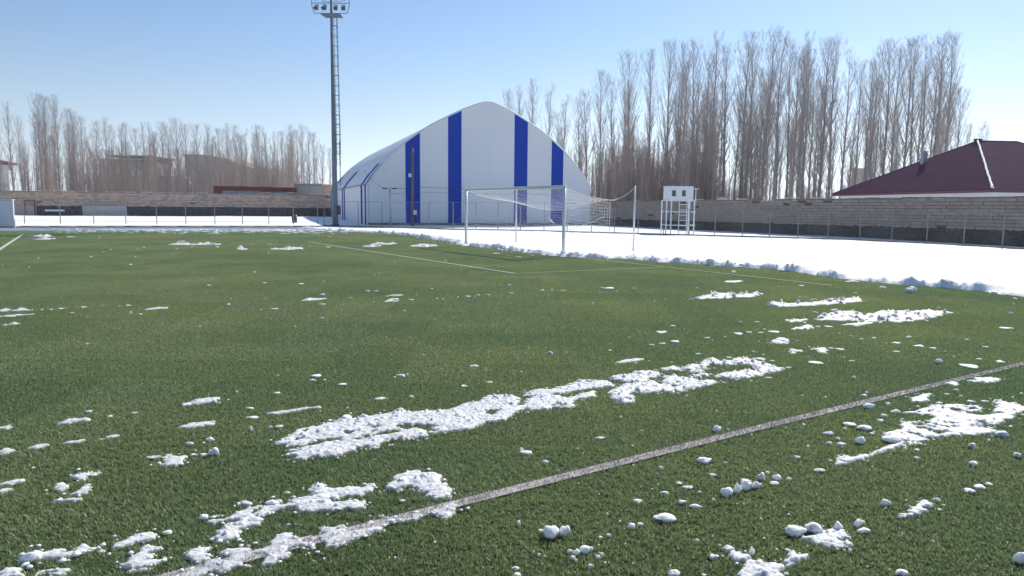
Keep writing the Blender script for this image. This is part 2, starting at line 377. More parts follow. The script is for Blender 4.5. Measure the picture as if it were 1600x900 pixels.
def snow_patch(crop, pts, label, T=.05, holes=(), group=None, mt='patch', seed=[0], rag=1.0):
    seed[0] += 1; sdv = seed[0]
    W = np.array([ground(*cpx(crop, x, y))[:2] for x, y in pts]); dist = np.linalg.norm(W.mean(0))
    res = min(max(dist * .0014, .0065), .05)
    e = np.linalg.norm(np.roll(W, -1, 0) - W, axis=1).sum()
    lo, hi = W.min(0) - .12, W.max(0) + .12
    ext = hi - lo; nx, ny = int(ext[0] / res) + 2, int(ext[1] / res) + 2
    if nx * ny > 260000: s = math.sqrt(nx * ny / 260000); res *= s; nx, ny = int(ext[0] / res) + 2, int(ext[1] / res) + 2
    X, Y = np.meshgrid(lo[0] + np.arange(nx) * res, lo[1] + np.arange(ny) * res)
    P = np.stack([X.ravel(), Y.ravel()], 1); S = sdf(P, W)
    for h in holes:
        HW = np.array([ground(*cpx(crop, x, y))[:2] for x, y in h]); S = np.minimum(S, -sdf(P, HW))
    x, y = P[:, 0], P[:, 1]
    ff = max(1.0, dist / 7.5)
    gu, gv = x * .836 + y * .548, -x * .548 + y * .836       # along / across the way the snow was pushed
    S = S + rag * ff * (.026 * fbm(gu * 5 / ff, gv * 9 / ff, seed=sdv) + .055 * fbm(gu * 13 / ff, gv * 30 / ff, seed=sdv + 5)) + .006 * ff
    hole = fbm(x * 5.5, y * 5.5, seed=sdv + 40); S = np.minimum(S, .02 + .25 * (hole + .36) + .04 * fbm(x * 30, y * 30, seed=sdv + 70, o=2))
    edge = .05; k = np.clip(S / edge, 0, 1); k = k * (1.5 - .5 * k)
    grain = vnoise(x * 95, y * 95, seed=sdv + 90)
    lump = fbm(x * 6 / ff, y * 6 / ff, seed=sdv + 9); lump2 = fbm(x * 26 / ff, y * 26 / ff, seed=sdv + 11)
    lump3 = fbm(x * 60, y * 60, seed=sdv + 13, o=2)
    H = .009 + T * k * (.21 + .09 * lump + .12 * lump2 + .09 * lump3 + .035 * grain) + (1.0 + 1.3 * (ff - 1)) * T * np.clip(lump2 - .36 + .06 * (ff - 1), 0, 1) * k
    H = np.where(S > 0, np.maximum(H, .007), -.004)
    c = W.mean(0); comps = components((S > 0).reshape(X.shape))
    if not comps: return
    for extra_ in comps[1:]:
        if extra_[0] < .10 * comps[0][0]: break
        me = grid_mesh('snow_patch', X - c[0], Y - c[1], H.reshape(X.shape), extra_[1], M[mt])
        setp(link('snow_patch', me, loc=(c[0], c[1], 0)), 'small ragged scrap of snow lying just beside a larger patch', 'snow patch', 'snow scraps beside larger patches')
    me = grid_mesh('snow_patch', X - c[0], Y - c[1], H.reshape(X.shape), comps[0][1], M[mt])
    if group is None: PATCHES.append((W, dist))
    if len(me.polygons) == 0: return
    o = link('snow_patch', me, loc=(c[0], c[1], 0)); setp(o, label, 'snow patch', group); return o

snow_patch('A', [(40, 455), (130, 400), (250, 370), (340, 345), (450, 335), (560, 315), (610, 298), (640, 310), (760, 310), (840, 305), (900, 275), (980, 255), (1010, 237), (1130, 235), (1180, 250), (1110, 290), (1200, 285), (1180, 250), (1290, 230), (1390, 245), (1500, 215), (1510, 235), (1400, 258), (1410, 285), (1320, 290), (1290, 300), (1180, 300), (1120, 325), (1100, 345), (1000, 355), (940, 385), (830, 395), (700, 425), (640, 435), (560, 430), (500, 465), (400, 485), (300, 515), (220, 510), (150, 540), (130, 525), (95, 490), (150, 480), (330, 445), (200, 460), (100, 465)],
    'longest snow patch on the turf, a broad ragged white band across the middle', .055,
    holes=[[(385, 438), (480, 410), (600, 388), (710, 375), (620, 403), (480, 428), (400, 445)], [(130, 470), (240, 438), (355, 430), (330, 442), (200, 462)], [(470, 382), (500, 368), (515, 375), (490, 386)]])
snow_patch('A', [(1175, 230), (1215, 208), (1310, 205), (1410, 180), (1440, 165), (1490, 165), (1575, 170), (1580, 185), (1500, 200), (1410, 215), (1300, 230), (1180, 236)], 'slim snow arm lying just above the right end of the longest snow patch', .055)
snow_patch('D', [(100, 390), (170, 360), (220, 320), (370, 310), (470, 290), (510, 320), (560, 310), (550, 255), (650, 250), (700, 265), (780, 255), (800, 235), (910, 225), (915, 260), (900, 275), (1010, 295), (950, 310), (840, 340), (720, 355), (640, 385), (520, 375), (400, 385), (280, 380), (270, 410), (320, 445), (220, 465), (150, 435)], 'lumpy snow patch with a forked left tip, under the looped snow strip', .07)
snow_patch('D', [(130, 270), (150, 255), (300, 235), (320, 212), (370, 215), (480, 215), (530, 235), (440, 265), (400, 295), (300, 310), (210, 295)], 'small oblong snow slab between the slim arm and the looped strip', .07)
snow_patch('D', [(545, 195), (620, 170), (700, 185), (750, 160), (850, 165), (890, 130), (930, 105), (980, 110), (1010, 135), (1110, 130), (1150, 105), (1220, 115), (1350, 140), (1420, 170), (1505, 195), (1430, 215), (1340, 235), (1290, 240), (1220, 265), (1100, 275), (985, 260), (1030, 230), (1150, 225), (1210, 205), (1300, 215), (1330, 205), (1310, 175), (1200, 150), (1100, 160), (1000, 160), (900, 155), (900, 190), (850, 220), (700, 205), (560, 210)], 'looped strip of snow curling round a bare oval of turf', .08)
snow_patch('G', [(100, 425), (200, 400), (300, 365), (290, 320), (340, 315), (350, 340), (410, 330), (410, 300), (490, 300), (495, 325), (600, 300), (680, 280), (690, 240), (660, 225), (730, 205), (750, 235), (850, 240), (960, 230), (1020, 215), (1025, 250), (950, 270), (830, 280), (780, 310), (770, 330), (900, 315), (1030, 315), (1020, 330), (900, 345), (780, 345), (680, 370), (600, 370), (610, 340), (540, 330), (470, 350), (410, 380), (380, 420), (340, 450), (270, 480), (190, 530), (140, 500), (190, 450), (270, 420), (310, 390), (200, 425)], 'branching snow patch with lumps on it, above the snow on the grey line', .045)
snow_patch('G', [(1115, 235), (1180, 160), (1290, 130), (1370, 150), (1440, 210), (1475, 275), (1390, 290), (1300, 255), (1240, 215), (1160, 240)], 'hook-shaped snow slab just above the near grey line', .05)
snow_patch('G', [(150, 680), (190, 620), (185, 580), (320, 570), (330, 605), (460, 560), (480, 505), (560, 510), (620, 525), (690, 520), (705, 570), (600, 610), (500, 625), (450, 660), (340, 665), (200, 695)], 'largest slushy snow patch lying on the near grey line, lower left', .035, mt='slush')
snow_patch('G', [(745, 460), (860, 450), (900, 470), (960, 470), (1060, 450), (1050, 480), (920, 520), (770, 555), (750, 520)], 'middle slushy snow patch of the three on the near grey line', .035, mt='slush')
snow_patch('G', [(1080, 400), (1180, 385), (1290, 380), (1350, 355), (1470, 325), (1510, 345), (1450, 395), (1380, 385), (1250, 405), (1140, 420)], 'thin slushy snow patch at the upper right of the three on the grey line', .03, mt='slush')
snow_patch('H', [(100, 812), (170, 805), (250, 790), (330, 795), (370, 778), (395, 790), (330, 815), (260, 830), (180, 830), (110, 840)], 'long snow smear trailing right from a big round lump, lower left corner', .04)
snow_patch('H', [(510, 775), (570, 750), (610, 720), (670, 715), (660, 735), (590, 755), (540, 775)], 'slanting snow sliver above the hand-shaped snow patch', .035)
snow_patch('H', [(540, 860), (580, 825), (640, 775), (690, 780), (660, 805), (630, 835), (715, 825), (690, 850), (610, 870)], 'hand-shaped snow patch near the bottom left edge', .035)
snow_patch('H', [(235, 512), (265, 498), (292, 510), (270, 532)], 'upper blot of a small broken snow patch on the left', .03)
snow_patch('H', [(250, 570), (270, 545), (320, 545), (385, 505), (390, 520), (340, 550), (330, 575)], 'lower slanting blot of a small broken snow patch on the left', .03)
snow_patch('H', [(730, 415), (735, 375), (815, 380), (770, 415)], 'small square snow blot with crumbs round it, left of centre', .035)
snow_patch('H', [(325, 470), (340, 455), (420, 450), (380, 470), (330, 480)], 'short snow smear above the broken snow patch on the left', .03)
snow_patch('H', [(-30, 905), (30, 868), (95, 868), (85, 905)], 'snow patch cut off by the bottom left corner', .05)
snow_patch('H', [(180, 915), (185, 890), (280, 880), (270, 900), (230, 915)], 'snow patch cut off by the bottom edge beside the corner', .04)
snow_patch('H', [(800, 150), (860, 130), (945, 122), (940, 137), (870, 148)], 'short thick snow bar with a knob at its left end', .05)
snow_patch('H', [(835, 815), (850, 795), (900, 790), (910, 825), (870, 835)], 'small melting snow scrap left of the slush on the grey line', .03)
snow_patch('G', [(-20, 740), (20, 690), (80, 665), (150, 650), (160, 690), (90, 700), (30, 760)], 'speckled slush on the grey line at the bottom edge', .018, mt='slush', rag=1.8)
snow_patch('Q', [(280, 442), (300, 415), (390, 405), (490, 375), (540, 355), (480, 340), (490, 310), (560, 300), (555, 265), (650, 265), (700, 240), (580, 228), (680, 200), (800, 195), (905, 205), (830, 235), (900, 240), (950, 210), (930, 175), (1050, 195), (1060, 215), (1000, 250), (960, 270), (930, 310), (830, 325), (740, 320), (690, 330), (600, 355), (480, 390), (390, 420), (310, 440)], 'broad crumbly snow patch with a straight lower edge, right of the grey line', .05)
snow_patch('Q', [(150, 750), (180, 730), (230, 715), (310, 715), (330, 775), (250, 790)], 'flat snow slab lying under the two big rounded lumps', .05)
snow_patch('Q', [(570, 655), (600, 625), (650, 595), (690, 605), (640, 630), (590, 650)], 'short slanting row of snow, lower right', .04)
snow_patch('Q', [(590, 165), (660, 153), (655, 178), (610, 180)], 'small snow blot between the grey line and the broad right patch', .03)
snow_patch('Q', [(830, 95), (890, 82), (950, 85), (940, 100), (880, 103)], 'flat snow bar below the far end of the grey line', .03)
snow_patch('Q', [(-60, 895), (-20, 850), (60, 870), (40, 910), (-60, 910)], 'snow patch with a ragged top at the bottom edge, right of centre', .06)
snow_patch('Q', [(90, 850), (110, 810), (155, 820), (120, 840)], 'small pointed snow scrap above the bottom edge, right side', .04)
snow_patch('V', [(1210, 535), (1240, 545), (1270, 580), (1330, 580), (1320, 605), (1260, 600), (1225, 570)], 'bent finger of snow with an upright lump at its tip', .045)
snow_patch('V', [(1290, 665), (1350, 612), (1400, 620), (1500, 650), (1440, 680), (1300, 690)], 'wedge-shaped snow patch at the bottom edge below the bent finger', .05)
snow_patch('R', [(735, 320), (780, 295), (880, 285), (940, 300), (1040, 280), (1120, 290), (1200, 283), (1300, 290), (1210, 310), (1120, 328), (1000, 330), (900, 325), (800, 325)], 'long pointed snow patch nearest the snowy edge on the right', .07)
snow_patch('R', [(205, 235), (320, 210), (400, 215), (510, 212), (480, 222), (330, 232)], 'narrow snow ridge left of the two far right streaks', .08)
snow_patch('R', [(545, 268), (550, 245), (620, 255), (700, 250), (780, 243), (900, 230), (930, 245), (800, 255), (640, 264)], 'narrow broken snow ridge above the long pointed snow patch', .08)
snow_patch('R', [(640, 360), (700, 340), (725, 350), (690, 362)], 'small snow heap off the left tip of the long pointed patch', .07)
snow_patch('R', [(845, 342), (940, 330), (972, 332), (900, 346)], 'thin snow streak tucked under the long pointed patch', .05)
snow_patch('R', [(610, 322), (690, 318), (680, 331), (630, 330)], 'short snow streak left of the long pointed patch', .05)
snow_patch('R', [(540, 418), (580, 395), (655, 407), (600, 417)], 'low snow mound with a pointed right end on the right half', .05)
snow_patch('R', [(720, 445), (740, 438), (772, 440), (760, 456)], 'square snow scrap, right one of a pair', .04)
snow_patch('R', [(620, 458), (630, 446), (672, 450), (640, 460)], 'ragged snow scrap, left one of a pair', .04)
STK = 'thin streaks of snow on the turf'
for c, pl in (('H', [(248, 232), (310, 213), (415, 203), (380, 216), (300, 232)]), ('H', [(775, 252), (840, 233), (940, 223), (930, 236), (850, 249)]), ('H', [(-10, 254), (45, 240), (50, 248), (10, 256)]), ('H', [(-10, 362), (20, 342), (65, 352), (20, 362)]),
              ('H', [(135, 340), (165, 325), (210, 328), (160, 340)]), ('H', [(250, 327), (310, 312), (375, 306), (330, 318)]), ('H', [(445, 302), (490, 283), (515, 285), (480, 300)]), ('H', [(0, 500), (40, 488), (90, 484), (40, 498)]), ('H', [(-10, 535), (15, 520), (42, 518), (10, 536)]),
              ('E', [(290, 159), (330, 145), (450, 149), (400, 155), (340, 160)]), ('E', [(828, 131), (860, 125), (905, 125), (880, 131)]), ('E', [(805, 168), (850, 148), (890, 155), (880, 164)]),
              ('Z', [(-10, 187), (30, 170), (55, 173), (50, 187)]), ('Z', [(70, 185), (135, 167), (185, 180), (120, 187)]), ('Z', [(-10, 221), (50, 210), (205, 206), (130, 214), (60, 222)]), ('Z', [(55, 270), (85, 257), (125, 260), (100, 268)]), ('Z', [(910, 177), (985, 161), (1035, 168), (960, 175)]), ('Z', [(-10, 274), (40, 266), (35, 274)]),
              ('T', [(840, 136), (900, 130), (980, 132), (1100, 131), (1100, 137), (900, 138)]), ('T', [(1340, 159), (1420, 153), (1500, 150), (1510, 160), (1420, 162)]), ('T', [(125, 93), (200, 90), (272, 94), (200, 97)]), ('T', [(160, 109), (220, 105), (272, 106), (230, 111)]), ('T', [(1185, 158), (1200, 150), (1236, 158), (1210, 162)]),
              ('Y', [(505, 134), (540, 127), (660, 128), (640, 136), (540, 137)]), ('Y', [(450, 150), (520, 143), (555, 146), (500, 153)]), ('Y', [(760, 148), (800, 138), (880, 135), (940, 145), (860, 152)]), ('X', [(1130, 195), (1160, 189), (1215, 190), (1170, 197)]), ('Q', [(740, 106), (765, 98), (792, 106), (780, 116)]),
              ('D', [(165, 145), (210, 125), (270, 115), (330, 108), (380, 110), (300, 130), (210, 142)]), ('A', [(0, 318), (90, 300), (240, 284), (240, 290), (120, 306), (20, 324)]), ('V', [(100, 30), (120, 15), (175, 20), (150, 32)])):
    snow_patch(c, pl, 'thin streak of snow lying flat on the green turf', .028, group=STK, rag=.7)

# ---- snow lumps
rngL = random.Random(11)
def zone(px, py):
    gy = 786.5 + (px - 720) * -.248                       # the near grey line
    if py < 440: return 'far turf towards the goal and the far fence', 'far turf'
    if py > gy: return 'turf on the near side of the grey line', 'near side of the grey line'
    if px < 400: return 'left part of the turf', 'left turf'
    if px > 1000: return 'turf between grey line and snowy edge', 'right turf'
    return 'middle of the turf, beyond the grey line', 'middle turf'
TREEZ = [(-1e9, 150, 'left of the unfinished house'), (150, 245, 'before the unfinished concrete house'), (245, 288, 'between the unfinished house and the brown barn'), (288, 400, 'before the brown barn'), (400, 600, 'between the barn and the floodlight mast'),
         (600, 930, 'at the right shoulder of the hall'), (930, 1035, 'between the hall and the white tower'), (1035, 1100, 'behind the white tower'), (1100, 1300, 'between the tower and the maroon roof'), (1300, 1e9, 'behind the maroon roof')]
def treezone(px): return [z for a, b, z in TREEZ if a <= px < b][0]
def lump_mesh(seed, lobes, sub=3):
    rr = random.Random(seed); bmx = bmesh.new()
    for i in range(lobes):
        r = (1 if i == 0 else rr.uniform(.45, .8)); off = Vector((0, 0, 0)) if i == 0 else Vector((rr.uniform(-.9, .9), rr.uniform(-.6, .6), rr.uniform(-.15, .25)))
        s = bmesh.ops.create_icosphere(bmx, subdivisions=sub, radius=1)['verts']
        sx, sy, sz = rr.uniform(.8, 1.15), rr.uniform(.75, 1.1), rr.uniform(.75, 1.05)
        co = np.array([v.co[:] for v in s]); d = 1 + .44 * fbm(co[:, 0] * 1.1 + seed * 3 + i, co[:, 1] * 1.1, co[:, 2] * 1.1, seed=seed, o=2) + .30 * fbm(co[:, 0] * 3.2, co[:, 1] * 3.6 + seed, co[:, 2] * 3.6, seed=seed + 3, o=3)
        for v, k in zip(s, d): v.co = Vector((v.co.x * sx, v.co.y * sy, v.co.z * sz)) * (k * r) + off
    for q in range(7 if lobes < 3 else 9):
        nr = Vector((rr.gauss(0, 1), rr.gauss(0, 1), rr.gauss(.25, .8))).normalized(); dmax = max(v.co.dot(nr) for v in bmx.verts) * rr.uniform(.62, .86)
        for v in bmx.verts:
            t_ = v.co.dot(nr) - dmax
            if t_ > 0: v.co -= nr * t_ * .82
    co = np.array([v.co[:] for v in bmx.verts]); dn = .05 * fbm(co[:, 0] * 7 + seed, co[:, 1] * 7, co[:, 2] * 7, seed=seed + 21, o=2)
    for v, k in zip(bmx.verts, dn): v.co *= 1 + k
    co = np.array([v.co[:] for v in bmx.verts]); lo, hi = co.min(0), co.max(0); c = (lo + hi) / 2; ex = (hi - lo) / 2
    for v in bmx.verts:                         # normalised: half width 1, base at z=0, top at z=1
        z = (v.co.z - lo[2]) / (hi[2] - lo[2]); z = max(z - .18, -.06) / .82
        v.co = Vector(((v.co.x - c[0]) / ex[0], (v.co.y - c[1]) / ex[0], z))
    for f in bmx.faces: f.smooth = True
    me = bpy.data.meshes.new('snow_lump'); bmx.to_mesh(me); bmx.free(); me.materials.append(M['snow']); return me
LM = [lump_mesh(s, l) for s, l in ((1, 1), (2, 2), (3, 1), (4, 3), (5, 2), (6, 1), (7, 3), (8, 2))]
LMS = [lump_mesh(s, l, 2) for s, l in ((11, 1), (12, 2), (13, 1), (14, 2))]
LMT = [lump_mesh(s, 1, 1) for s in (21, 22, 23)]
LUMPS = {
 'H': [(386,184,28,18),(482,202,32,12),(590,186,30,8),(1040,98,16,16),(1000,127,14,6),(1095,166,40,12),(1105,208,60,14),(1100,262,18,22),(920,308,42,26),(893,318,14,10),(830,327,32,22),(937,370,46,44),(892,374,36,18),(850,372,34,14),(858,350,12,6),(670,382,64,12),(660,416,20,10),(712,415,36,14),(795,412,24,10),(145,430,22,12),(1012,374,8,6),(893,652,40,28),(953,643,22,12),(1050,590,30,16),(728,716,50,24),(130,842,70,60),(155,820,50,40),(365,802,60,26),(430,785,30,20),(445,795,36,10),(475,805,20,8),(808,810,16,14),(205,542,12,6),(335,475,26,22),(402,462,36,16),(860,140,14,20),(815,155,36,20)],
 'G': [(62,405,48,34),(140,392,28,12),(270,325,34,16),(450,330,90,52),(540,260,46,20),(575,288,28,20),(630,232,10,10),(1062,252,12,12),(1195,305,36,14),(1255,248,24,20),(730,235,50,40),(745,290,80,40),(820,298,40,22),(350,425,80,44),(150,485,40,24),(110,525,44,18),(1090,480,22,16),(940,505,60,24),(1020,435,76,20),(860,465,36,22),(915,475,32,24),(750,635,16,12),(1120,627,10,10),(1152,630,14,14),(545,437,26,6),(588,436,10,8),(217,47,10,8)],
 'A': [(213,145,54,22),(203,168,36,20),(257,164,16,12),(340,182,46,10),(35,222,40,10),(610,145,46,22),(642,140,16,14),(580,148,18,8),(950,98,46,18),(1170,125,12,10),(1303,42,24,20),(1580,25,18,10),(45,380,36,18),(5,385,20,16),(360,345,56,34),(440,340,40,30),(378,318,16,10),(605,315,44,36),(660,242,26,14),(1062,214,10,6),(1022,245,30,18),(1440,170,30,22),(1485,175,28,24),(1392,163,10,6),(1590,165,20,26),(1170,488,16,18),(1190,500,60,18),(1283,545,32,20),(560,468,18,12),(818,92,8,6),(1535,430,50,8),(1210,230,36,26),(520,250,76,10),(905,190,40,8),(1022,172,34,8),(88,240,12,6),(715,45,10,6)],
 'D': [(123,40,34,14),(830,74,38,18),(932,66,16,8),(1280,58,32,22),(1360,78,24,16),(1080,100,50,12),(1330,112,110,18),(1432,128,40,16),(1560,185,56,24),(610,140,36,16),(822,140,26,10),(437,128,20,10),(275,188,18,8),(1036,196,12,8),(1256,292,26,20),(1400,265,80,16),(205,585,22,22),(312,232,30,26),(930,145,90,44),(1150,140,70,40),(470,312,64,26),(145,285,40,34),(820,265,60,40)],
 'V': [(247,82,34,20),(1098,82,84,46),(862,115,28,22),(1140,148,44,16),(1205,82,26,8),(1395,170,40,48),(1428,138,26,16),(1480,175,46,40),(1465,195,56,24),(1215,255,66,56),(1205,262,40,22),(1270,240,50,64),(1320,225,70,66),(1315,190,60,34),(1375,215,50,44),(1545,170,26,16),(957,192,34,14),(1005,215,60,22),(880,248,50,26),(740,292,56,26),(978,295,50,24),(1050,318,76,30),(1068,242,24,16),(1142,285,20,20),(880,390,130,60),(102,410,26,26),(275,485,90,84),(352,465,64,64),(223,448,34,18),(705,430,40,36),(750,412,34,18),(540,485,28,18),(583,472,30,18),(465,560,80,52),(412,570,50,40),(378,558,40,26),(392,592,30,22),(487,640,34,28),(528,590,30,22),(545,570,24,16),(183,565,18,22),(213,575,22,16),(240,578,14,10),(85,648,44,22),(95,684,40,24),(930,684,70,44),(1345,570,34,54),(1145,588,50,26),(1055,500,28,20),(1575,610,60,46),(1533,635,24,18),(1410,485,16,10),(1090,682,30,12),(1300,300,16,8),(845,195,18,8),(815,222,14,8),(410,605,20,14)],
 'Q': [(355,88,20,20),(710,22,26,26),(843,40,60,20),(965,20,30,14),(237,165,16,10),(397,160,26,16),(407,145,18,10),(425,208,56,34),(500,195,26,18),(532,230,46,28),(483,245,30,20),(470,264,30,18),(668,152,40,16),(780,135,28,14),(740,152,20,10),(800,162,24,14),(340,278,52,22),(403,298,66,34),(252,318,46,24),(320,295,16,12),(255,358,28,18),(309,362,38,20),(385,356,46,42),(290,338,20,14),(430,316,20,12),(125,415,26,14),(148,280,16,12),(168,370,14,12),(215,468,50,20),(88,505,20,14),(310,430,34,22),(616,385,26,14),(620,418,30,16),(848,372,30,28),(852,444,32,24),(915,345,20,14),(970,325,64,38),(1032,410,36,28),(492,612,42,36),(487,622,14,8),(295,712,40,44),(835,556,50,24),(880,540,50,24),(918,525,34,16),(550,662,24,16),(605,645,40,22),(660,620,50,30),(700,595,30,24),(125,735,90,56),(190,725,76,60),(385,690,50,34),(400,725,70,36),(370,700,26,36),(80,865,18,14),(340,800,16,14),(555,900,60,36),(1045,850,50,60),(900,183,30,14),(845,185,36,18),(710,188,34,14),(740,308,30,24),(880,290,30,26),(950,185,36,22),(1050,150,20,12),(1015,165,16,10),(520,350,80,44),(680,290,50,30),(200,20,60,10),(350,13,26,8)],
 'R': [(138,348,26,12),(95,373,52,10),(145,415,38,18),(50,428,24,12),(95,420,36,8),(280,398,26,12),(410,383,40,18),(455,375,26,12),(355,392,16,8),(505,375,28,10),(565,372,50,8),(518,363,14,10),(730,293,26,14),(810,283,32,16),(768,296,20,8),(488,330,26,10),(420,330,16,8),(700,348,40,16),(745,350,26,10),(790,350,40,8),(590,410,50,22),(245,463,20,8),(475,455,16,8),(1070,418,40,10),(975,400,26,14),(925,405,16,12),(1120,396,30,16),(1165,434,46,20),(1070,454,34,10),(1225,440,30,10),(1365,408,20,14),(1445,434,30,8),(1535,358,60,16),(1548,296,20,14),(1248,500,30,24),(1415,485,30,10),(1500,495,34,14),(1380,518,70,22),(1310,475,14,8),(880,388,16,6),(1195,325,20,8),(880,493,24,10),(800,440,30,8),(840,445,40,8),(740,500,50,8),(390,122,20,12),(390,163,70,10),(675,180,24,10),(900,210,20,8),(1015,190,36,20),(1245,270,20,8),(1255,283,18,8),(60,243,8,6),(105,236,8,6),(237,188,8,8),(320,228,40,20),(560,266,40,24),(1130,205,60,40),(890,165,60,24),(885,295,40,18)],
 'E': [(50,52,28,14),(280,58,36,14),(418,40,20,8),(412,126,46,20),(412,185,50,18),(115,214,48,18),(32,218,14,8),(407,270,38,8),(695,104,30,16),(748,102,36,14),(1097,90,22,14),(870,160,44,26),(966,157,44,18),(735,170,16,8),(1002,125,12,8),(1132,148,18,10),(1165,150,28,6),(1260,138,12,10),(1327,136,34,14),(1388,128,28,14),(1366,134,18,8),(1450,126,30,14),(1535,123,10,8),(1590,118,16,12),(1583,62,20,10),(1045,500,16,8),(135,628,20,6),(590,143,36,6),(545,184,10,6),(52,148,10,6)],
 'Z': [(1305,26,36,14),(1427,146,24,14),(1442,110,10,8),(1245,282,20,10),(540,392,30,10),(812,205,18,22),(877,210,28,16),(520,163,50,14),(638,153,14,8),(740,155,26,8),(800,152,46,14),(372,172,46,14),(410,170,14,8),(313,176,36,8),(257,178,20,10),(200,179,12,8),(445,198,40,8),(1150,155,8,6),(990,170,30,10)],
 'T': [(190,205,10,8),(145,250,8,8),(452,198,20,10),(552,162,12,8),(515,174,8,6),(718,152,12,8),(688,162,6,6),(676,198,12,8),(652,237,20,10),(905,120,40,10),(960,147,14,6),(1082,149,18,10),(1340,180,8,6),(1270,275,20,10),(1062,306,12,6),(10,240,10,6),(15,100,10,6),(350,98,40,8),(255,106,40,6),(180,92,60,10),(495,102,12,8),(1265,132,20,6),(1345,134,30,6)],
 'X': [(550,230,60,24),(512,228,24,14),(588,243,10,6),(213,240,26,14),(262,238,14,12),(318,238,36,10),(62,254,22,10),(50,208,12,6),(1172,152,20,14),(990,226,8,6),(1513,213,28,8),(1505,270,14,8),(1535,274,14,8),(1580,287,24,14)],
 'Y': [(40,398,30,12),(187,379,22,10),(527,341,16,10),(555,325,14,8),(993,243,22,10),(656,253,16,8),(1095,306,20,8),(1412,402,16,8),(1258,313,8,6),(850,223,12,6),(255,230,18,6),(25,170,50,24),(100,148,30,8),(220,154,40,10),(300,160,20,6),(768,122,20,6),(1325,195,50,10),(1405,210,12,8),(1475,218,50,10)],
}
NAMED = {
 ('V',1098,82): 'smooth oval snow ball lying alone just right of the grey line', ('V',275,485): 'jagged upright snow chunk, left and larger of two near the bottom',
 ('V',352,465): 'small peaked snow chunk touching the jagged upright one', ('V',880,390): 'flat pebble-shaped snow slab alone on the lower centre turf',
 ('V',465,560): 'rounded snow lump at the right end of a low row near the bottom', ('V',1320,225): 'biggest rounded lump in the snow row right of the grey line',
 ('V',1215,255): 'leftmost rounded lump of the snow row right of the grey line', ('V',1270,240): 'egg-shaped lump, second from left in the snow row',
 ('V',1375,215): 'rightmost lump of the snow row right of the grey line', ('V',1395,170): 'upright egg of snow standing behind the snow row',
 ('V',1480,175): 'round snow ball sitting on a slab right of the snow row', ('Q',125,735): 'largest smooth snow lump, on the left of the slab lower right',
 ('Q',190,725): 'tall rounded snow lump on the slab lower right', ('Q',295,712): 'small round snow ball standing right of the slab lumps',
 ('Q',970,325): 'grey-shaded oval snow lump at the right tip of the broad patch', ('Q',492,612): 'single round snow ball left of the slanting snow row',
 ('Q',1045,850): 'snow lump cut off by the right edge near the bottom', ('Q',555,900): 'snow lump cut off by the bottom edge on the right',
 ('V',930,684): 'snow lump cut off by the bottom edge right of centre', ('V',1345,570): 'upright snow lump at the tip of the bent snow finger',
 ('H',130,842): 'big round snow lump at the left end of the corner smear', ('H',155,820): 'snow lump leaning behind the big round corner lump',
 ('H',937,370): 'curled snow lump right of the small square blot', ('H',920,308): 'bun-shaped snow lump above the curled lump',
 ('H',893,652): 'lone oval snow ball left of the branching patch', ('G',450,330): 'largest cube-like snow lump on the branching patch',
 ('G',350,425): 'peaked snow lump on the lower branch of the branching patch', ('A',213,145): 'upper of two stacked snow lumps on the left middle turf',
 ('A',203,168): 'lower of two stacked snow lumps on the left middle turf', ('A',360,345): 'tilted snow slab, left one of two on the longest patch',
 ('A',440,340): 'tilted snow slab, right one of two on the longest patch', ('A',605,315): 'pointed snow chip standing up on the longest patch',
 ('A',1283,545): 'small square snow cube left of the grey line', ('E',115,214): 'brick-shaped snow lump alone on the upper left turf',
 ('Q',403,298): 'ragged snow lump left of the broad right patch', ('Q',385,356): 'tall snow lump just below the ragged one, right side',
}
extra = {'P': [(1122, 675, 15, 13)]}
LUMPS.update(extra); NAMED[('P', 1122, 675)] = 'round snow ball sitting right on the edge of the grey line'
items = []
for c, l in LUMPS.items():
    for (x, y, wpx, hpx) in l:
        px, py = cpx(c, x, y); s = CR[c][2]; items.append((wpx / s * hpx / s, c, x, y, px, py, wpx / s, hpx / s))
items.sort(key=lambda t: -t[0] - (1e4 if (t[1], t[2], t[3]) in NAMED else 0))
# a light random sprinkle of further crumbs, denser on the right
for i in range(170):
    px = rngL.triangular(0, 1600, 1350); py = rngL.uniform(440, 900) if px > 900 else rngL.uniform(380, 900)
    if px < 900 and rngL.random() < .72: continue
    s = rngL.uniform(1.6, 4.2); items.append((s * s * .5, 'P', px, py, px, py, s * 1.3, s * .7))
sprinkle = []
for i, (ar, c, x, y, px, py, wpx, hpx) in enumerate(items):
    p = ground(px, py); d = p.y / _f.y if False else (p - CAM).dot(_f); k = d / FPX
    W_ = wpx * k / 2 * .98; zz = max(hpx * .30, hpx - .26 * wpx) * k * .98 + .008
    dep = W_ * rngL.uniform(.62, .85)
    p = Vector((p.x, p.y + dep * .5, -.004))
    rz = rngL.uniform(-.35, .35) + (math.pi if rngL.random() < .5 else 0)
    if i < 290 and c in CR and ar > 5:
        me = rngL.choice(LM if ar > 60 else LMS)
        o = link('snow_lump', me, loc=p); o.scale = (W_, dep, zz); o.rotation_euler = (0, 0, rz)
        nm = NAMED.get((c, x, y))
        if nm: setp(o, nm, 'snow lump')
        elif ar > 40: z_ = zone(px, py); setp(o, 'loose white snow lump on the ' + z_[0], 'snow lump', 'loose snow lumps, ' + z_[1])
        else: z_ = zone(px, py); setp(o, 'small crumb of snow on the ' + z_[0], 'snow crumb', 'small snow crumbs, ' + z_[1])
    else:
        sprinkle.append((p, (W_, dep, zz), rz))
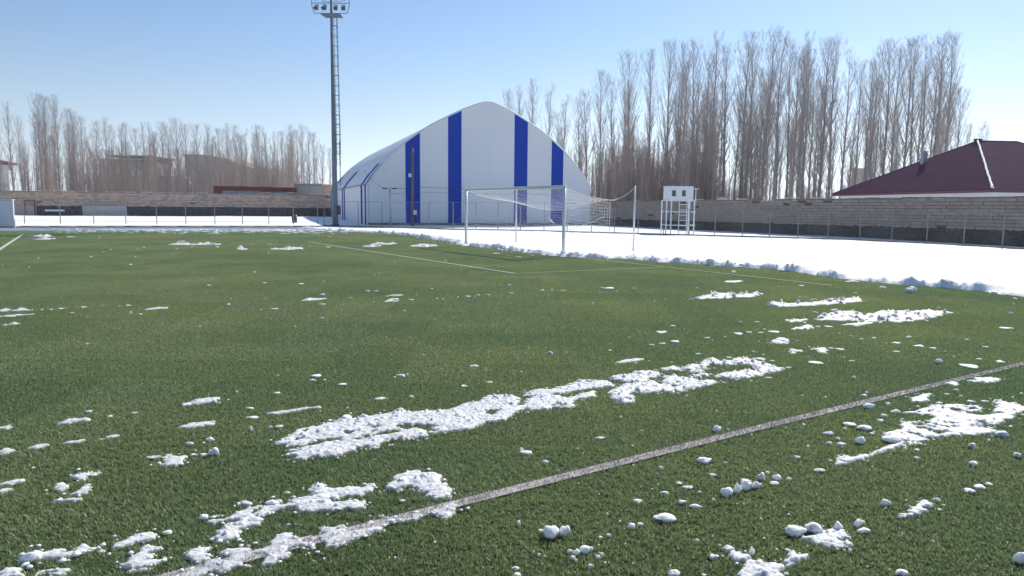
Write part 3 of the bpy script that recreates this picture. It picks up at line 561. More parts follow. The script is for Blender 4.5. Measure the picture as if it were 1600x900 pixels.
for W, dist in PATCHES:                        # loose grains round every patch
    n = len(W)
    for i in range(n):
        a, b_ = W[i], W[(i + 1) % n]; L_ = np.linalg.norm(b_ - a)
        for j in range(int(L_ * 20 + rngL.random())):
            q = a + (b_ - a) * rngL.random() + np.array([rngL.gauss(0, .045), rngL.gauss(0, .045)]); sz = min(abs(rngL.gauss(.001, .005)) + .003, .016)
            sprinkle.append((Vector((q[0], q[1], .006)), (sz * rngL.uniform(.9, 1.8), sz, sz * rngL.uniform(.7, 1.2)), rngL.uniform(0, 3)))
def joined_lumps(name, lst, protos, mt, label, cat):
    VV, FF, n = [], [], 0
    pr = []
    for me in protos:
        co = np.array([v.co[:] for v in me.vertices]); fa = np.array([p.vertices[:] for p in me.polygons]); pr.append((co, fa))
    for p, s, rz in lst:
        co, fa = rngL.choice(pr); q = co * np.array(s); c_, s_ = math.cos(rz), math.sin(rz)
        q = np.stack([q[:, 0] * c_ - q[:, 1] * s_ + p[0], q[:, 0] * s_ + q[:, 1] * c_ + p[1], q[:, 2] + p[2]], 1)
        VV.append(q); FF.append(fa + n); n += len(q)
    me = bpy.data.meshes.new(name); me.from_pydata(np.concatenate(VV).tolist(), [], np.concatenate(FF).tolist()); me.materials.append(mt)
    me.polygons.foreach_set('use_smooth', [True] * len(me.polygons))
    o = setp(link(name, me), label, cat, None, 'stuff'); return o
joined_lumps('snow_sprinkle', sprinkle, LMT, M['snow'], 'tiny white snow specks sprinkled all over the turf', 'snow crumbs')

# ---- snow field behind the goal line, with its cut edge
EDGE = [(470, 357.8), (520, 360.5), (560, 362.5), (620, 366), (665, 372), (700, 377), (728, 384.5), (765, 387), (800, 392), (850, 398), (880, 401.5), (915, 403), (945, 404.5), (990, 405), (1040, 410), (1100, 413.5), (1160, 418.5), (1200, 420), (1260, 427), (1300, 433), (1340, 438.5), (1400, 444), (1460, 449), (1500, 452.5), (1560, 459), (1600, 464), (1700, 478)]
def snow_field():
    poly = [ground(*p)[:2] for p in EDGE] + [tuple(KB[13][:2])] + [tuple(k[:2]) for k in KB[::-1][1:-1]]
    poly = np.array(poly); parts = []
    res = .11
    lo, hi = poly.min(0) - .4, poly.max(0) + .4
    lo[1] = max(lo[1], 9)
    nx, ny = int((hi[0] - lo[0]) / res) + 2, int((hi[1] - lo[1]) / res) + 2
    X, Y = np.meshgrid(lo[0] + np.arange(nx) * res, lo[1] + np.arange(ny) * res); P = np.stack([X.ravel(), Y.ravel()], 1)
    S = np.full(len(P), -9.0)
    S = sdf(P, poly)
    E = np.array([ground(*p)[:2] for p in EDGE]); De = np.full(len(P), 1e9)
    for i in range(len(E) - 1):
        e = E[i + 1] - E[i]; w_ = P - E[i]; t = np.clip((w_ @ e) / (e @ e), 0, 1); De = np.minimum(De, np.linalg.norm(w_ - t[:, None] * e, axis=1))
    x, y = P[:, 0], P[:, 1]
    near_edge = np.exp(-(De / .55) ** 2)
    rough = np.clip((24 - (x * 1.1)) / 10, .25, 1)              # right end is a clean cut
    S = S + near_edge * rough * (.30 * fbm(x * 1.7, y * 1.7, seed=5) + .18 * fbm(x * 6, y * 6, seed=6))
    k = np.clip(S / .14, 0, 1); k = k * (2 - k)
    H = .10 * k + .018 * fbm(x * .5, y * .5, seed=8, o=3) * k + .012 * fbm(x * 3, y * 3, seed=9) * k
    H += near_edge * k * rough * np.clip(.17 * fbm(x * 2.6, y * 2.6, seed=12) + .13 * fbm(x * 6.5, y * 6.5, seed=13) + .02, -.05, .3)
    H = np.where(S > 0, np.maximum(H, .01), -.03)
    me = grid_mesh('snow_field', X, Y, H.reshape(X.shape), (S > 0).reshape(X.shape), M['snowflat'])
    setp(link('snow_field', me), kind='structure')
    lst = []
    for i in range(len(E) - 1):
        seg = E[i + 1] - E[i]; L_ = np.linalg.norm(seg); nrm = np.array([seg[1], -seg[0]]) / L_
        if nrm[1] > 0: nrm = -nrm
        xm = EDGE[i][0]
        dens = 22 if xm < 1330 else 14
        for j in range(int(L_ * dens)):
            t = rngL.random(); off = rngL.gauss(.05, .32); q = E[i] + seg * t + nrm * off
            if float(fbm(q[0] * .9, q[1] * .9, seed=77, o=2)) < rngL.uniform(-.35, .3): continue
            s = min(abs(rngL.gauss(.02, .03)) + .012, .13) * (1.7 if rngL.random() < .06 else 1); 
            if off > .3: s *= .5
            lst.append(((q[0], q[1], .0 if off > .05 else .06), (s, s * rngL.uniform(.6, 1), s * rngL.uniform(.7, 1.25)), rngL.uniform(0, 6.28)))
    # thinning band of crumbs along the far touchline
    for j in range(1500):
        px = rngL.triangular(60, 640, 430); q = ground(px, 358.3 + abs(rngL.gauss(0, 2.6)) + (1.2 if px > 430 else 0) * rngL.random())
        s = rngL.uniform(.03, .12)
        lst.append(((q.x, q.y, -.004), (s * rngL.uniform(1, 3.2), s, s * rngL.uniform(.15, .55)), rngL.uniform(-.3, .3)))
    joined_lumps('snow_crumbs', lst, LMS[:1] + LMT, M['snow'], 'crumbled broken snow heaped along the edge of the pitch', 'snow crumbs')
snow_field()
# snow beyond the kerb, banked up to the walls and the hall
def snow_bank(name, pts, z, amp, res, seed):
    poly = np.array([tuple(p[:2]) for p in pts]); lo, hi = poly.min(0), poly.max(0); nx, ny = int((hi[0] - lo[0]) / res) + 2, int((hi[1] - lo[1]) / res) + 2
    X, Y = np.meshgrid(lo[0] + np.arange(nx) * res, lo[1] + np.arange(ny) * res); P = np.stack([X.ravel(), Y.ravel()], 1); S = sdf(P, poly)
    x, y = P[:, 0], P[:, 1]; k = np.clip(S / .6, 0, 1)
    H = z + k * (amp * (.5 + fbm(x * .16, y * .16, seed=seed, o=3)) + .02 * fbm(x * 1.2, y * 1.2, seed=seed + 3))
    return setp(link(name, grid_mesh(name, X, Y, H.reshape(X.shape), (S > -.2).reshape(X.shape), M['snowflat'])), kind='structure')
off = Vector((.12, .2, 0))
snow_bank('snow_bank', [KA0 - KD * 30 + Vector((0, .2, 0)), KB[0] + Vector((0, .2, 0)), KB[2] + off, KB[4] + off, KB[6] + off, KB[9] + off, KB[12] + off, KB[13] + off * 2, (48, 32), (20, 60), (9, 85), (-70, 118), (-78, 80)], .05, .06, .55, 31)

# ================================================================== KERB
def kerb(pts, name, h, wd):
    mb = MB()
    for i in range(len(pts) - 1):
        a, b = pts[i], pts[i + 1]; t = (b - a).normalized(); n = Vector((-t.y, t.x, 0)); n = n if n.y > 0 else -n
        A, B = a, b
        vs = [A, B, B + n * wd, A + n * wd]; vs = [Vector((v.x, v.y, z)) for z in (-.04, h) for v in vs]
        mb.add(vs, [(0, 1, 2, 3), (4, 7, 6, 5), (0, 4, 5, 1), (1, 5, 6, 2), (2, 6, 7, 3), (3, 7, 4, 0)])
    return setp(mb.build(name, M['kerb']), kind='structure')
kerb(KB, 'kerb', .17, .16)
kerb([KA_far, KA0, KB[0] - KD * .02], 'kerb', .10, .14)

# ================================================================== FENCES
def fence(name, line, posts_px, h, label, mesh_step=.11, low_rail=True, postmat='fencesteel', pr=.03):
    o = thing(name, label, 'fence', line[0])
    O = Vector(line[0]); mb_rail = []
    def onpx(px):
        for i in range(len(line) - 1):
            a, b = line[i], line[i + 1]
            k = (px - 800) / FPX
            den = (b.x - a.x) - k * (b.y - a.y); 
            # the ray direction in plan for this column at the ground
            r_ = ray(px, 360); kk = r_.x / r_.y
            t = (kk * a.y - a.x) / ((b.x - a.x) - kk * (b.y - a.y))
            if -1e-6 <= t <= 1 + 1e-6: return a + (b - a) * t
        return None
    P = [onpx(p) for p in posts_px]; P = [p for p in P if p is not None]
    for p in P:
        q = p - O; MB().tube([(q.x, q.y, -.05), (q.x, q.y, h)], pr, 8).build('post', M[postmat], o)
    full = [line[0]] + [l for l in line[1:-1]] + [line[-1]]
    for zr in ([h - .02] + ([.28] if low_rail else [])):
        for a, b in zip(full[:-1], full[1:]):
            MB().tube([a - O + Vector((0, .03, zr)), b - O + Vector((0, .03, zr))], .013, 6).build('rail', M[postmat], o)
    mb = MB()
    for a, b in zip(full[:-1], full[1:]):
        L_ = (b - a).length; t = (b - a).normalized(); n = int(L_ / mesh_step); hh = h - .08
        for i in range(n):
            u0 = i * mesh_step
            for sgn in (1, -1):
                u1 = u0 + sgn * hh
                z0, z1 = .06, .06 + hh
                if u1 > L_: z1 = z0 + (L_ - u0); u1 = L_
                if u1 < 0: z1 = z0 + u0; u1 = 0
                p = a - O + t * u0 + Vector((0, .035, z0)); q = a - O + t * u1 + Vector((0, .035, z1))
                if (q - p).length > .05: mb.tube([p, q], .0022, 3, False)
    mb.build('chain_link', M['wire'], o)
    return o
FO = Vector((.03, .08, 0))
FA0, FA1 = g2(0, 350.6), g2(497, 352.3); FAD = (FA1 - FA0).normalized()
fence('chain_link_fence', [FA0 - FAD * 6, FA1], [2, 39.4, 95.3, 147.5, 197.5, 245.8, 291, 336.4, 379.4, 420.6, 458.9, 496.7], 2.0, 'long grey wire fence on posts in front of the far left wall', .2, pr=.034)
KF = [k + FO for k in KB]
fence('chain_link_fence', KF[0:6], [507, 560, 597, 634, 671, 708, 744, 778, 813, 850, 886], 2.02, 'grey wire fence on posts in front of the striped hall', .16, low_rail=False, pr=.03)
KG = [KB[5] + FO] + [k + FO for k in KB[6:]]
fence('chain_link_fence', KG, [924, 960, 997, 1037, 1077, 1117, 1160, 1202.5, 1247, 1294, 1344, 1394, 1449, 1507, 1568], 1.72, 'grey wire fence on posts in front of the right-hand block wall', .13, low_rail=False, pr=.027)

# ================================================================== RIGHT WALL (blocks over rubble)
def right_wall():
    o = thing('block_wall', 'long weathered wall of pale blocks over a dark rubble base, right side', 'wall')
    def gp(px, Y): q = at(px, 350, Y); return Vector((q.x, q.y, 0))
    A, B = gp(1650, 33.9), gp(940, 66.5); C = B + Vector((-4.5, 9.5, 0))
    mb = MB(); core = .16
    def hstone(u): return .80 - .10 * u
    def htop(u): return 2.46 - .22 * u
    blocks = []; stones = []
    for a, b, u0, u1 in ((A, B, 0, 1), (B, C, 1, 1.15)):
        L_ = (b - a).length; t = (b - a).normalized(); n = Vector((t.y, -t.x, 0))
        if n.y > 0: n = -n                      # towards the camera
        rz = math.atan2(t.y, t.x)
        c = (a + b) / 2
        zt = htop((u0 + u1) / 2)
        # mortar core with a sloping top
        vs = [Vector((q.x, q.y, z)) for q, zz in ((a, htop(u0)), (b, htop(u1))) for q, z in ((q - n * .12, -.1), (q + n * .095, -.1), (q + n * .095, zz - .07), (q - n * .12, zz - .07))]
        mb.add(vs, [(0, 1, 2, 3), (7, 6, 5, 4), (0, 4, 5, 1), (1, 5, 6, 2), (2, 6, 7, 3), (3, 7, 4, 0)])
        rr = random.Random(5)
        nc = 9
        for k in range(nc + 1):
            x = -rr.uniform(0, .5)
            while x < L_:
                ln = rr.uniform(.48, .80); x1 = min(x + ln, L_); x0 = max(x, 0)
                u = u0 + (u1 - u0) * ((x0 + x1) / 2 / L_)
                hs, ht = hstone(u), htop(u) - .02; ch = (ht - hs) / nc
                if x1 - x0 > .12 and k < nc:
                    gap = rr.random() < .012 or (k == nc - 1 and rr.random() < .07) 
                    if not gap:
                        blocks.append((a + t * ((x0 + x1) / 2), rz, n, hs + ch * (k + .5), x1 - x0 - .022, ch - .018, rr.uniform(-.004, .016), rr, u, k == nc - 1))
                x += ln
        # rubble stones
        z = 0
        for row in range(5):
            x = 0
            while x < L_:
                ln = rr.uniform(.22, .5); u = u0 + (u1 - u0) * (x / L_); hs = hstone(u); rh = hs / 4.6
                stones.append((a + t * (x + ln / 2) + n * rr.uniform(.06, .12), rz, ln, rh * rr.uniform(.95, 1.35), rh * (row + .5) + rr.uniform(-.03, .03)))
                x += ln
    mb.build('mortar_core', M['mortar'], o)
    mats = [M['block'], M['block2'], M['block'], M['block3']]
    bms = []
    for mt in mats:
        for s in range(3):
            bmx = bmesh.new(); bmesh.ops.create_cube(bmx, size=1)
            r_ = random.Random(s + 5)
            for v in bmx.verts: v.co += Vector((r_.uniform(-.015, .015), r_.uniform(-.05, .05), r_.uniform(-.05, .05)))
            me = bpy.data.meshes.new('block'); bmx.to_mesh(me); bmx.free(); me.materials.append(mt); bms.append(me)
    blocks.sort(key=lambda b: b[0].y)
    rest = MB()
    for i, (p, rz, n, z, ln, hh, proud, rr, u, top) in enumerate(blocks):
        c = p + n * (.06 + proud) + Vector((0, 0, z))
        if i < 300:
            q = link('block', rngL.choice(bms), o, c); q.scale = (ln, .16, hh); q.rotation_euler = (rngL.gauss(0, .01), 0, rz + rngL.gauss(0, .006))
        else: rest.box(c, (ln, .16, hh), rz)
    rest.build('block_courses', M['block'], o)['kind'] = 'stuff'
    sms = []
    for mt in (M['rubble'], M['rubble'], M['rubble2']):
        for s in range(3):
            bmx = bmesh.new(); bmesh.ops.create_icosphere(bmx, subdivisions=1, radius=.5); r_ = random.Random(s * 3 + 1)
            for v in bmx.verts:
                v.co = Vector([math.copysign(abs(q * 2) ** .7 / 2, q) for q in v.co]) * r_.uniform(.86, 1.12)
            me = bpy.data.meshes.new('stone'); bmx.to_mesh(me); bmx.free(); me.materials.append(mt); sms.append(me)
    stones.sort(key=lambda s: s[0].y)
    srest = []
    for i, (p, rz, ln, hh, z) in enumerate(stones):
        if i < 300:
            q = link('stone', rngL.choice(sms), o, p + Vector((0, 0, z))); q.scale = (ln * 1.05, .22, hh); q.rotation_euler = (0, rngL.uniform(-.12, .12), rz)
        else: srest.append(((p.x, p.y, z - hh / 2), (ln * .52, .11, hh), rz))
    r2 = joined_lumps('rubble_courses', srest, LMT, M['rubble'], None, None); r2.parent = o
    # capping slabs, broken and partly missing, with snow on some
    rr = random.Random(9)
    L_ = (B - A).length; t = (B - A).normalized(); n = Vector((t.y, -t.x, 0)); rz = math.atan2(t.y, t.x); x = 0; sn = MB()
    while x < L_:
        ln = rr.uniform(.7, 1.5); u = x / L_
        if rr.random() > .10:
            ln2 = min(ln, L_ - x) - .03; dz = rr.uniform(-.02, .03)
            MB().box(A + t * (x + ln / 2) + Vector((0, 0, htop(u) + .005 + dz)), (ln2, rr.uniform(.28, .36), rr.uniform(.08, .13)), rz + rr.uniform(-.01, .01)).build('capping_slab', M['cap'], o)
            if rr.random() < .55: sn.box(A + t * (x + ln / 2) + Vector((0, 0, htop(u) + .085 + dz)), (ln2 * rr.uniform(.5, 1), .24, .035), rz)
        x += ln
    s = sn.build('snow_topping', M['snow'], o); s['kind'] = 'stuff'
right_wall()

# ================================================================== LEFT WALL
def left_wall():
    o = thing('brick_wall', 'long brown brick wall over a dark stone base at the far left', 'wall')
    def gp(px, Y): q = at(px, 330, Y); return Vector((q.x, q.y, 0))
    A, B = gp(-60, 86), gp(530, 99)
    t = (B - A).normalized(); L_ = (B - A).length; rz = math.atan2(t.y, t.x); n = Vector((t.y, -t.x, 0)); rr = random.Random(4)
    hs, ht = 1.25, 2.95
    c = (A + B) / 2
    MB().box(c + Vector((0, 0, (hs + ht) / 2)), (L_, .22, ht - hs), rz).build('mortar_core', M['mortar'], o)
    ch = .2; k = 0; mb = {0: MB(), 1: MB(), 2: MB()}
    z = hs
    while z < ht - .05:
        x = -rr.uniform(0, .4)
        while x < L_:
            ln = rr.uniform(.4, .7); x0, x1 = max(x, 0), min(x + ln, L_)
            if x1 - x0 > .1 and rr.random() > .003: mb[rr.choice((0, 0, 1))].box(A + t * ((x0 + x1) / 2) + n * (.07 + rr.uniform(0, .012)) + Vector((0, 0, z + ch / 2)), (x1 - x0 - .02, .12, ch - .018), rz)
            x += ln
        z += ch
    mb[0].build('brick_courses', M['brickfar'], o)['kind'] = 'stuff'
    mb[1].build('pale_brick_courses', M['block2'], o)['kind'] = 'stuff'
    st = []
    for row in range(5):
        x = 0
        while x < L_:
            ln = rr.uniform(.3, .7); p = A + t * (x + ln / 2) + n * .1
            st.append(((p.x, p.y, row * .25 + rr.uniform(-.03, .03)), (ln * .53, .14, .3), rz)); x += ln
    r = joined_lumps('rubble_courses', st, LMT, M['rubble'], None, None); r.parent = o
    MB().box(c + Vector((0, 0, .6)), (L_, .18, 1.28), rz).build('base_core', M['rubble'], o)
    x = 0
    sn = MB(); cp = MB()
    while x < L_:
        ln = rr.uniform(1, 2.4); dz = rr.uniform(-.02, .02)
        cp.box(A + t * (x + ln / 2) + Vector((0, 0, ht + .03 + dz)), (ln - .03, .34, .1), rz)
        if rr.random() < .7: sn.box(A + t * (x + ln / 2) + Vector((0, 0, ht + .1 + dz)), (ln * rr.uniform(.5, .95), .26, .05), rz)
        x += ln
    cp.build('capping', M['cap'], o); sn.build('snow_topping', M['snow'], o)['kind'] = 'stuff'
    def panel(x0, x1, y0, y1, name, mt, pr=.24, th=.1):
        Y = 86 + (99 - 86) * ((x0 + x1) / 2 + 60) / 590
        a, b = at(x0, (y0 + y1) / 2, Y), at(x1, (y0 + y1) / 2, Y); z0, z1 = at(x0, y1, Y).z, at(x0, y0, Y).z
        kx = ((a + b) / 2 - A).dot(t); p = A + t * kx + n * pr
        return MB().box((p.x, p.y, (z0 + z1) / 2), ((b - a).length, th, z1 - z0), rz).build(name, mt, o)
    panel(135.5, 197, 321.3, 338.5, 'concrete_panel', M['greyblock'], .26)['label'] = 'grey concrete patch let into the dark base of the wall'
    panel(136, 197, 316, 320.6, 'concrete_lintel', M['block2'], .25)
    panel(24, 57, 321, 337, 'sheet_panel', M['brown'], .24)
    for x_ in (40, 56.2): panel(x_, x_ + 1.6, 313, 337, 'gate_post', M['rust'], .32, .12)['label'] = 'rusty red gate post'
    panel(40, 57, 313, 314.4, 'gate_rail', M['rust'], .33, .1)
    panel(76, 102, 327.2, 330, 'snowy_ledge', M['snow'], .42, .3)['label'] = 'pale ledge sticking out of the dark base'
left_wall()

# sheds behind the left wall
def box_px(x0, x1, y0, y1, Y, depth, name, mt, parent, ztop_off=0):
    a, b = at(x0, (y0 + y1) / 2, Y), at(x1, (y0 + y1) / 2, Y); z1 = at((x0 + x1) / 2, y0, Y).z; z0 = at((x0 + x1) / 2, y1, Y).z
    return MB().box(((a.x + b.x) / 2, Y + depth / 2, (z0 + z1) / 2), (abs(b.x - a.x), depth, z1 - z0)).build(name, mt, parent)
t = thing('rusty_shed', 'low rust red sheet metal shed with grey blue sheets behind left wall', 'shed')
box_px(334, 460, 306, 338, 101, 5, 'wall', M['rust'], t)
for i, (x0, x1, y0, y1) in enumerate(((334, 347, 290.5, 306), (347, 388, 291, 298.2), (388, 424, 291.8, 298.8), (424, 459.5, 292.8, 299.5))):
    box_px(x0, x1 - .3, y0, y1, 100.3 - .02 * i, 5, 'metal_sheet', M['rust'], t)
for i, (x0, x1, y0, y1) in enumerate(((347.5, 378, 298, 306.2), (378.5, 406, 298.2, 307), (424, 447, 300, 306.5), (448, 459, 302, 305))):
    box_px(x0, x1, y0, y1, 100.15, .3, 'grey_sheet', M['bluesheet'], t)
t = thing('block_hut', 'small grey block hut with a flat top between rusty shed and floodlight mast', 'hut')
box_px(459.5, 503, 289, 340, 101.5, 4, 'wall', M['greyblock'], t)
box_px(459, 504, 286.8, 290.8, 101.2, 4.5, 'roof_slab', M['bluesheet'], t)
box_px(503.5, 520, 288.5, 340, 101.6, 4, 'brick_wall_section', M['brickfar'], t)
# far buildings between the trees
t = thing('unfinished_house', 'unfinished concrete house with two flat roof slabs among the left trees', 'house')
Y = 185
box_px(168, 222, 248, 312, Y + .3, 12, 'wall', M['brown'], t)
box_px(153, 222, 248.5, 250.6, Y - 2, 16, 'roof_slab', M['concrete'], t); box_px(168, 240, 243, 245.2, Y - 1, 14, 'roof_slab', M['concrete'], t)
box_px(153, 222, 247.6, 248.5, Y - 2, 16, 'snow_cover', M['snow'], t); box_px(170, 240, 242.1, 243, Y - 1, 14, 'snow_cover', M['snow'], t)
for x in (156, 162): box_px(x, x + 2, 250.6, 312, Y - 1.6, .5, 'column', M['concrete'], t)
for x0, x1, y0, y1 in ((164, 169, 268, 286), (192, 196, 268, 282), (206, 222, 265, 275)): box_px(x0, x1, y0, y1, Y + .1, .3, 'window_opening', M['plaster'], t)
box_px(222, 242, 244, 312, Y + 1, 10, 'side_wall', M['block2'], t)
box_px(204, 290, 275, 312, Y - 6, 3, 'yard_wall', M['concrete'], t)
for x0, x1 in ((208, 212), (232, 239), (264, 267), (271, 275)): box_px(x0, x1, 262, 275, Y - 3, .5, 'pillar', M['plaster'], t)
t = thing('brown_barn', 'big plain brown building with a sloping roof among the left trees', 'barn'); Y = 190
xs = [288, 300, 315, 327, 340, 355, 370, 383, 398]; ys = [243, 243, 243.5, 244.5, 247, 251, 256, 260, 266]
mb = MB(); vs = []
for x, y in zip(xs, ys):
    p = at(x, y, Y); vs += [(p.x, Y, -.5), (p.x, Y, p.z), (p.x, Y + 22, -.5), (p.x, Y + 22, p.z)]
fs = []
for i in range(len(xs) - 1):
    k = 4 * i; fs += [(k, k + 4, k + 5, k + 1), (k + 2, k + 3, k + 7, k + 6)]
fs += [(0, 1, 3, 2), (32, 34, 35, 33)]
mb.add(vs, fs).build('wall', M['brown'], t)
mb = MB(); vs = []
for x, y in zip(xs, ys):
    p = at(x, y, Y); vs += [(p.x, Y - .5, p.z + .02), (p.x, Y + 22.5, p.z + .02), (p.x, Y - .5, p.z + .3), (p.x, Y + 22.5, p.z + .3)]
fs = []
for i in range(len(xs) - 1):
    k = 4 * i; fs += [(k, k + 1, k + 5, k + 4), (k + 2, k + 6, k + 7, k + 3), (k, k + 4, k + 6, k + 2), (k + 1, k + 3, k + 7, k + 5)]
mb.add(vs, fs + [(0, 2, 3, 1), (32, 33, 35, 34)]).build('roof', M['brown'], t)
box_px(398, 420, 262, 312, Y + 3, 10, 'annex_wall', M['block2'], t)
t = thing('red_roofed_house', 'cream house with a red roof edge cut off by the left border', 'house'); Y = 150
box_px(-60, 14, 256, 312, Y, 1.2, 'wall', M['plaster'], t); box_px(-60, 15, 291, 297, Y - .6, .5, 'balcony', M['hutwhite'], t)
a, b = at(-60, 238, Y), at(18, 254.5, Y)
MB().add([(a.x, Y - 1, a.z), (b.x, Y - 1, b.z), (b.x, Y + 2, b.z), (a.x, Y + 2, a.z), (a.x, Y - 1, b.z - .4), (b.x, Y - 1, b.z - .4), (b.x, Y + 2, b.z - .4), (a.x, Y + 2, b.z - .4)], [(0, 1, 2, 3), (4, 7, 6, 5), (0, 4, 5, 1), (1, 5, 6, 2), (2, 6, 7, 3), (3, 7, 4, 0)]).build('roof', M['redroof'], t)
t = thing('brown_block_house', 'small plain brown house end behind the poplars left of the maroon roof', 'house'); Y = 150
box_px(1335, 1353, 264, 312, Y, 1.5, 'wall', M['brown'], t); box_px(1334, 1354, 262.8, 264, Y - .3, 2.0, 'roof_slab', M['concrete'], t)
t = thing('blue_roof_shed', 'low shed with a grey blue roof peeping over the right wall', 'shed'); Y = 78
box_px(1119, 1137, 308.6, 330, Y, 4, 'wall', M['plaster'], t); box_px(1118, 1139, 306.8, 308.6, Y - .3, 4.6, 'roof', M['bluesheet'], t)

# ================================================================== SPORTS HALL
def hall():
    o = thing('sports_hall', 'large white arched membrane sports hall with four blue stripes on its end', 'sports hall')
    p = at(575, 350, 60); FL = Vector((p.x, p.y, 0)); ang = R(18.6)
    ax = Vector((-math.sin(ang), math.cos(ang), 0)); g = Vector((math.cos(ang), math.sin(ang), 0)); Wd, Ln, KZ, AZ = 20.3, 40, 3.5, 10.8
    S0 = Wd / 2 + .38; prof = [(0, 0), (.05, .018), (.12, .050), (.25, .128), (.37, .215), (.5, .315), (.6, .41), (.72, .54), (.8, .645), (.88, .775), (.95, .89), (1, 1)]
    def zt(s):                                  # s across the gable 0..Wd
        u = (S0 - s) / S0 if s < S0 else (s - S0) / (Wd - S0); return AZ - (AZ - KZ) * float(np.interp(u, [q[0] for q in prof], [q[1] for q in prof]))
    def inset(s, z): return 0
    # gable: each membrane strip is a panel of its own
    def s_of(px):
        r_ = ray(px, 260); k = r_.x / r_.y; return (k * FL.y - FL.x) / (g.x - k * g.y)
    cuts = [0] + [s_of(v) for v in (633.3, 656.3, 700, 721, 803.3, 824, 861.5, 880)] + [Wd]
    for i in range(9):
        s0, s1 = cuts[i], cuts[i + 1]; blue = i % 2 == 1
        sub = 1 if blue else max(1, round((s1 - s0) / 2.1))
        for j in range(sub):
            a, b = s0 + (s1 - s0) * j / sub, s0 + (s1 - s0) * (j + 1) / sub
            gap = .004; a += gap; b -= gap
            n = 8; mb = MB(); vs = []
            NZ = 14
            for q in range(n + 1):
                s = a + (b - a) * q / n; top = zt(s) - .05
                for r in range(NZ + 1):
                    z = top * r / NZ; bulge = .05 * math.sin(math.pi * q / n) * math.sin(math.pi * min(1, r / NZ * 1.1)) * (1 if not blue else .6)
                    vs.append(FL + g * s - ax * (bulge + .02) + Vector((0, 0, z)))
            fs = [(q * (NZ + 1) + r, (q + 1) * (NZ + 1) + r, (q + 1) * (NZ + 1) + r + 1, q * (NZ + 1) + r + 1) for q in range(n) for r in range(NZ)]
            mb.add(vs, fs).build('blue_stripe' if blue else 'end_panel', M['fabricb'] if blue else M['fabric'], o, smooth=True)
    # backing and seams
    n = 40; mb = MB(); vs = []
    for q in range(n + 1):
        s = Wd * q / n; vs += [FL + g * s + ax * .06, FL + g * s + ax * .06 + Vector((0, 0, zt(s) - .1))]
    mb.add(vs, [(2 * q, 2 * q + 2, 2 * q + 3, 2 * q + 1) for q in range(n)]).build('end_frame', M['seam'], o)
    # outer skin along the length, scalloped between the frames
    NS, bay = 48, 5.0
    def prof_pt(w):                             # w: 0 left ground .. 1 right ground, walls then arch
        if w < .12: return 0.0, KZ * w / .12
        if w > .88: return Wd, KZ * (1 - w) / .12
        s = Wd * (1 - math.cos(math.pi * (w - .12) / .76)) / 2; return s, zt(s)
    def skin(t0, t1, w0, w1, nt, nw, off, name, mt):
        mb = MB(); vs = []
        for i in range(nt + 1):
            t_ = t0 + (t1 - t0) * i / nt; sag = .10 * (1 - abs(2 * ((t_ / bay) % 1) - 1)) ** .8
            for j in range(nw + 1):
                w_ = w0 + (w1 - w0) * j / nw; s, z = prof_pt(w_)
                c = Vector((Wd / 2, 0)); d = Vector((s - Wd / 2, z - 2)); l = d.length
                k = 1 + (off - sag * (.3 + .7 * (1 if .12 < w_ < .88 else .2))) / l
                vs.append(FL + g * (Wd / 2 + (s - Wd / 2) * k) + ax * t_ + Vector((0, 0, max(0, 2 + (z - 2) * k) if z > .01 else 0)))
        fs = [(i * (nw + 1) + j, i * (nw + 1) + j + 1, (i + 1) * (nw + 1) + j + 1, (i + 1) * (nw + 1) + j) for i in range(nt) for j in range(nw)]
        return mb.add(vs, fs).build(name, mt, o, smooth=True)
    for b in range(int(Ln / bay)):
        skin(b * bay + .012, (b + 1) * bay - .012, 0, 1, 10, NS * 2, 0, 'roof_membrane', M['fabric'])
    for t0 in (1.3, 3.8, 19.6, 22.1, 36.0, 38.3):
        skin(t0, t0 + 1.0, 0.0, .255, 3, 30, .03, 'blue_band', M['fabricb'])
    # rear end
    mb = MB(); vs = []
    for q in range(n + 1):
        s = Wd * q / n; vs += [FL + g * s + ax * Ln, FL + g * s + ax * Ln + Vector((0, 0, zt(s) - .05))]
    mb.add(vs, [(2 * q, 2 * q + 1, 2 * q + 3, 2 * q + 2) for q in range(n)]).build('rear_panel', M['fabric'], o)
    pts = [FL + g * s - ax * .03 + Vector((0, 0, z)) for s, z in [prof_pt(i / 60) for i in range(61)]]
    MB().tube(pts, .07, 6).build('edge_tube', M['seam'], o, smooth=True)
    pts = [FL + g * (-.06) + ax * t_ + Vector((0, 0, KZ)) for t_ in (0, 10, 20, 30, 40)]
    MB().tube(pts, .05, 6).build('eave_tube', M['concrete'], o)
    mb = MB().box(FL + g * Wd / 2 - ax * .12 + Vector((0, 0, .12)), (Wd, .25, .3), ang); mb.build('plinth', M['kerb'], o)
    return FL, g, ax
FL, HG, HAX = hall()
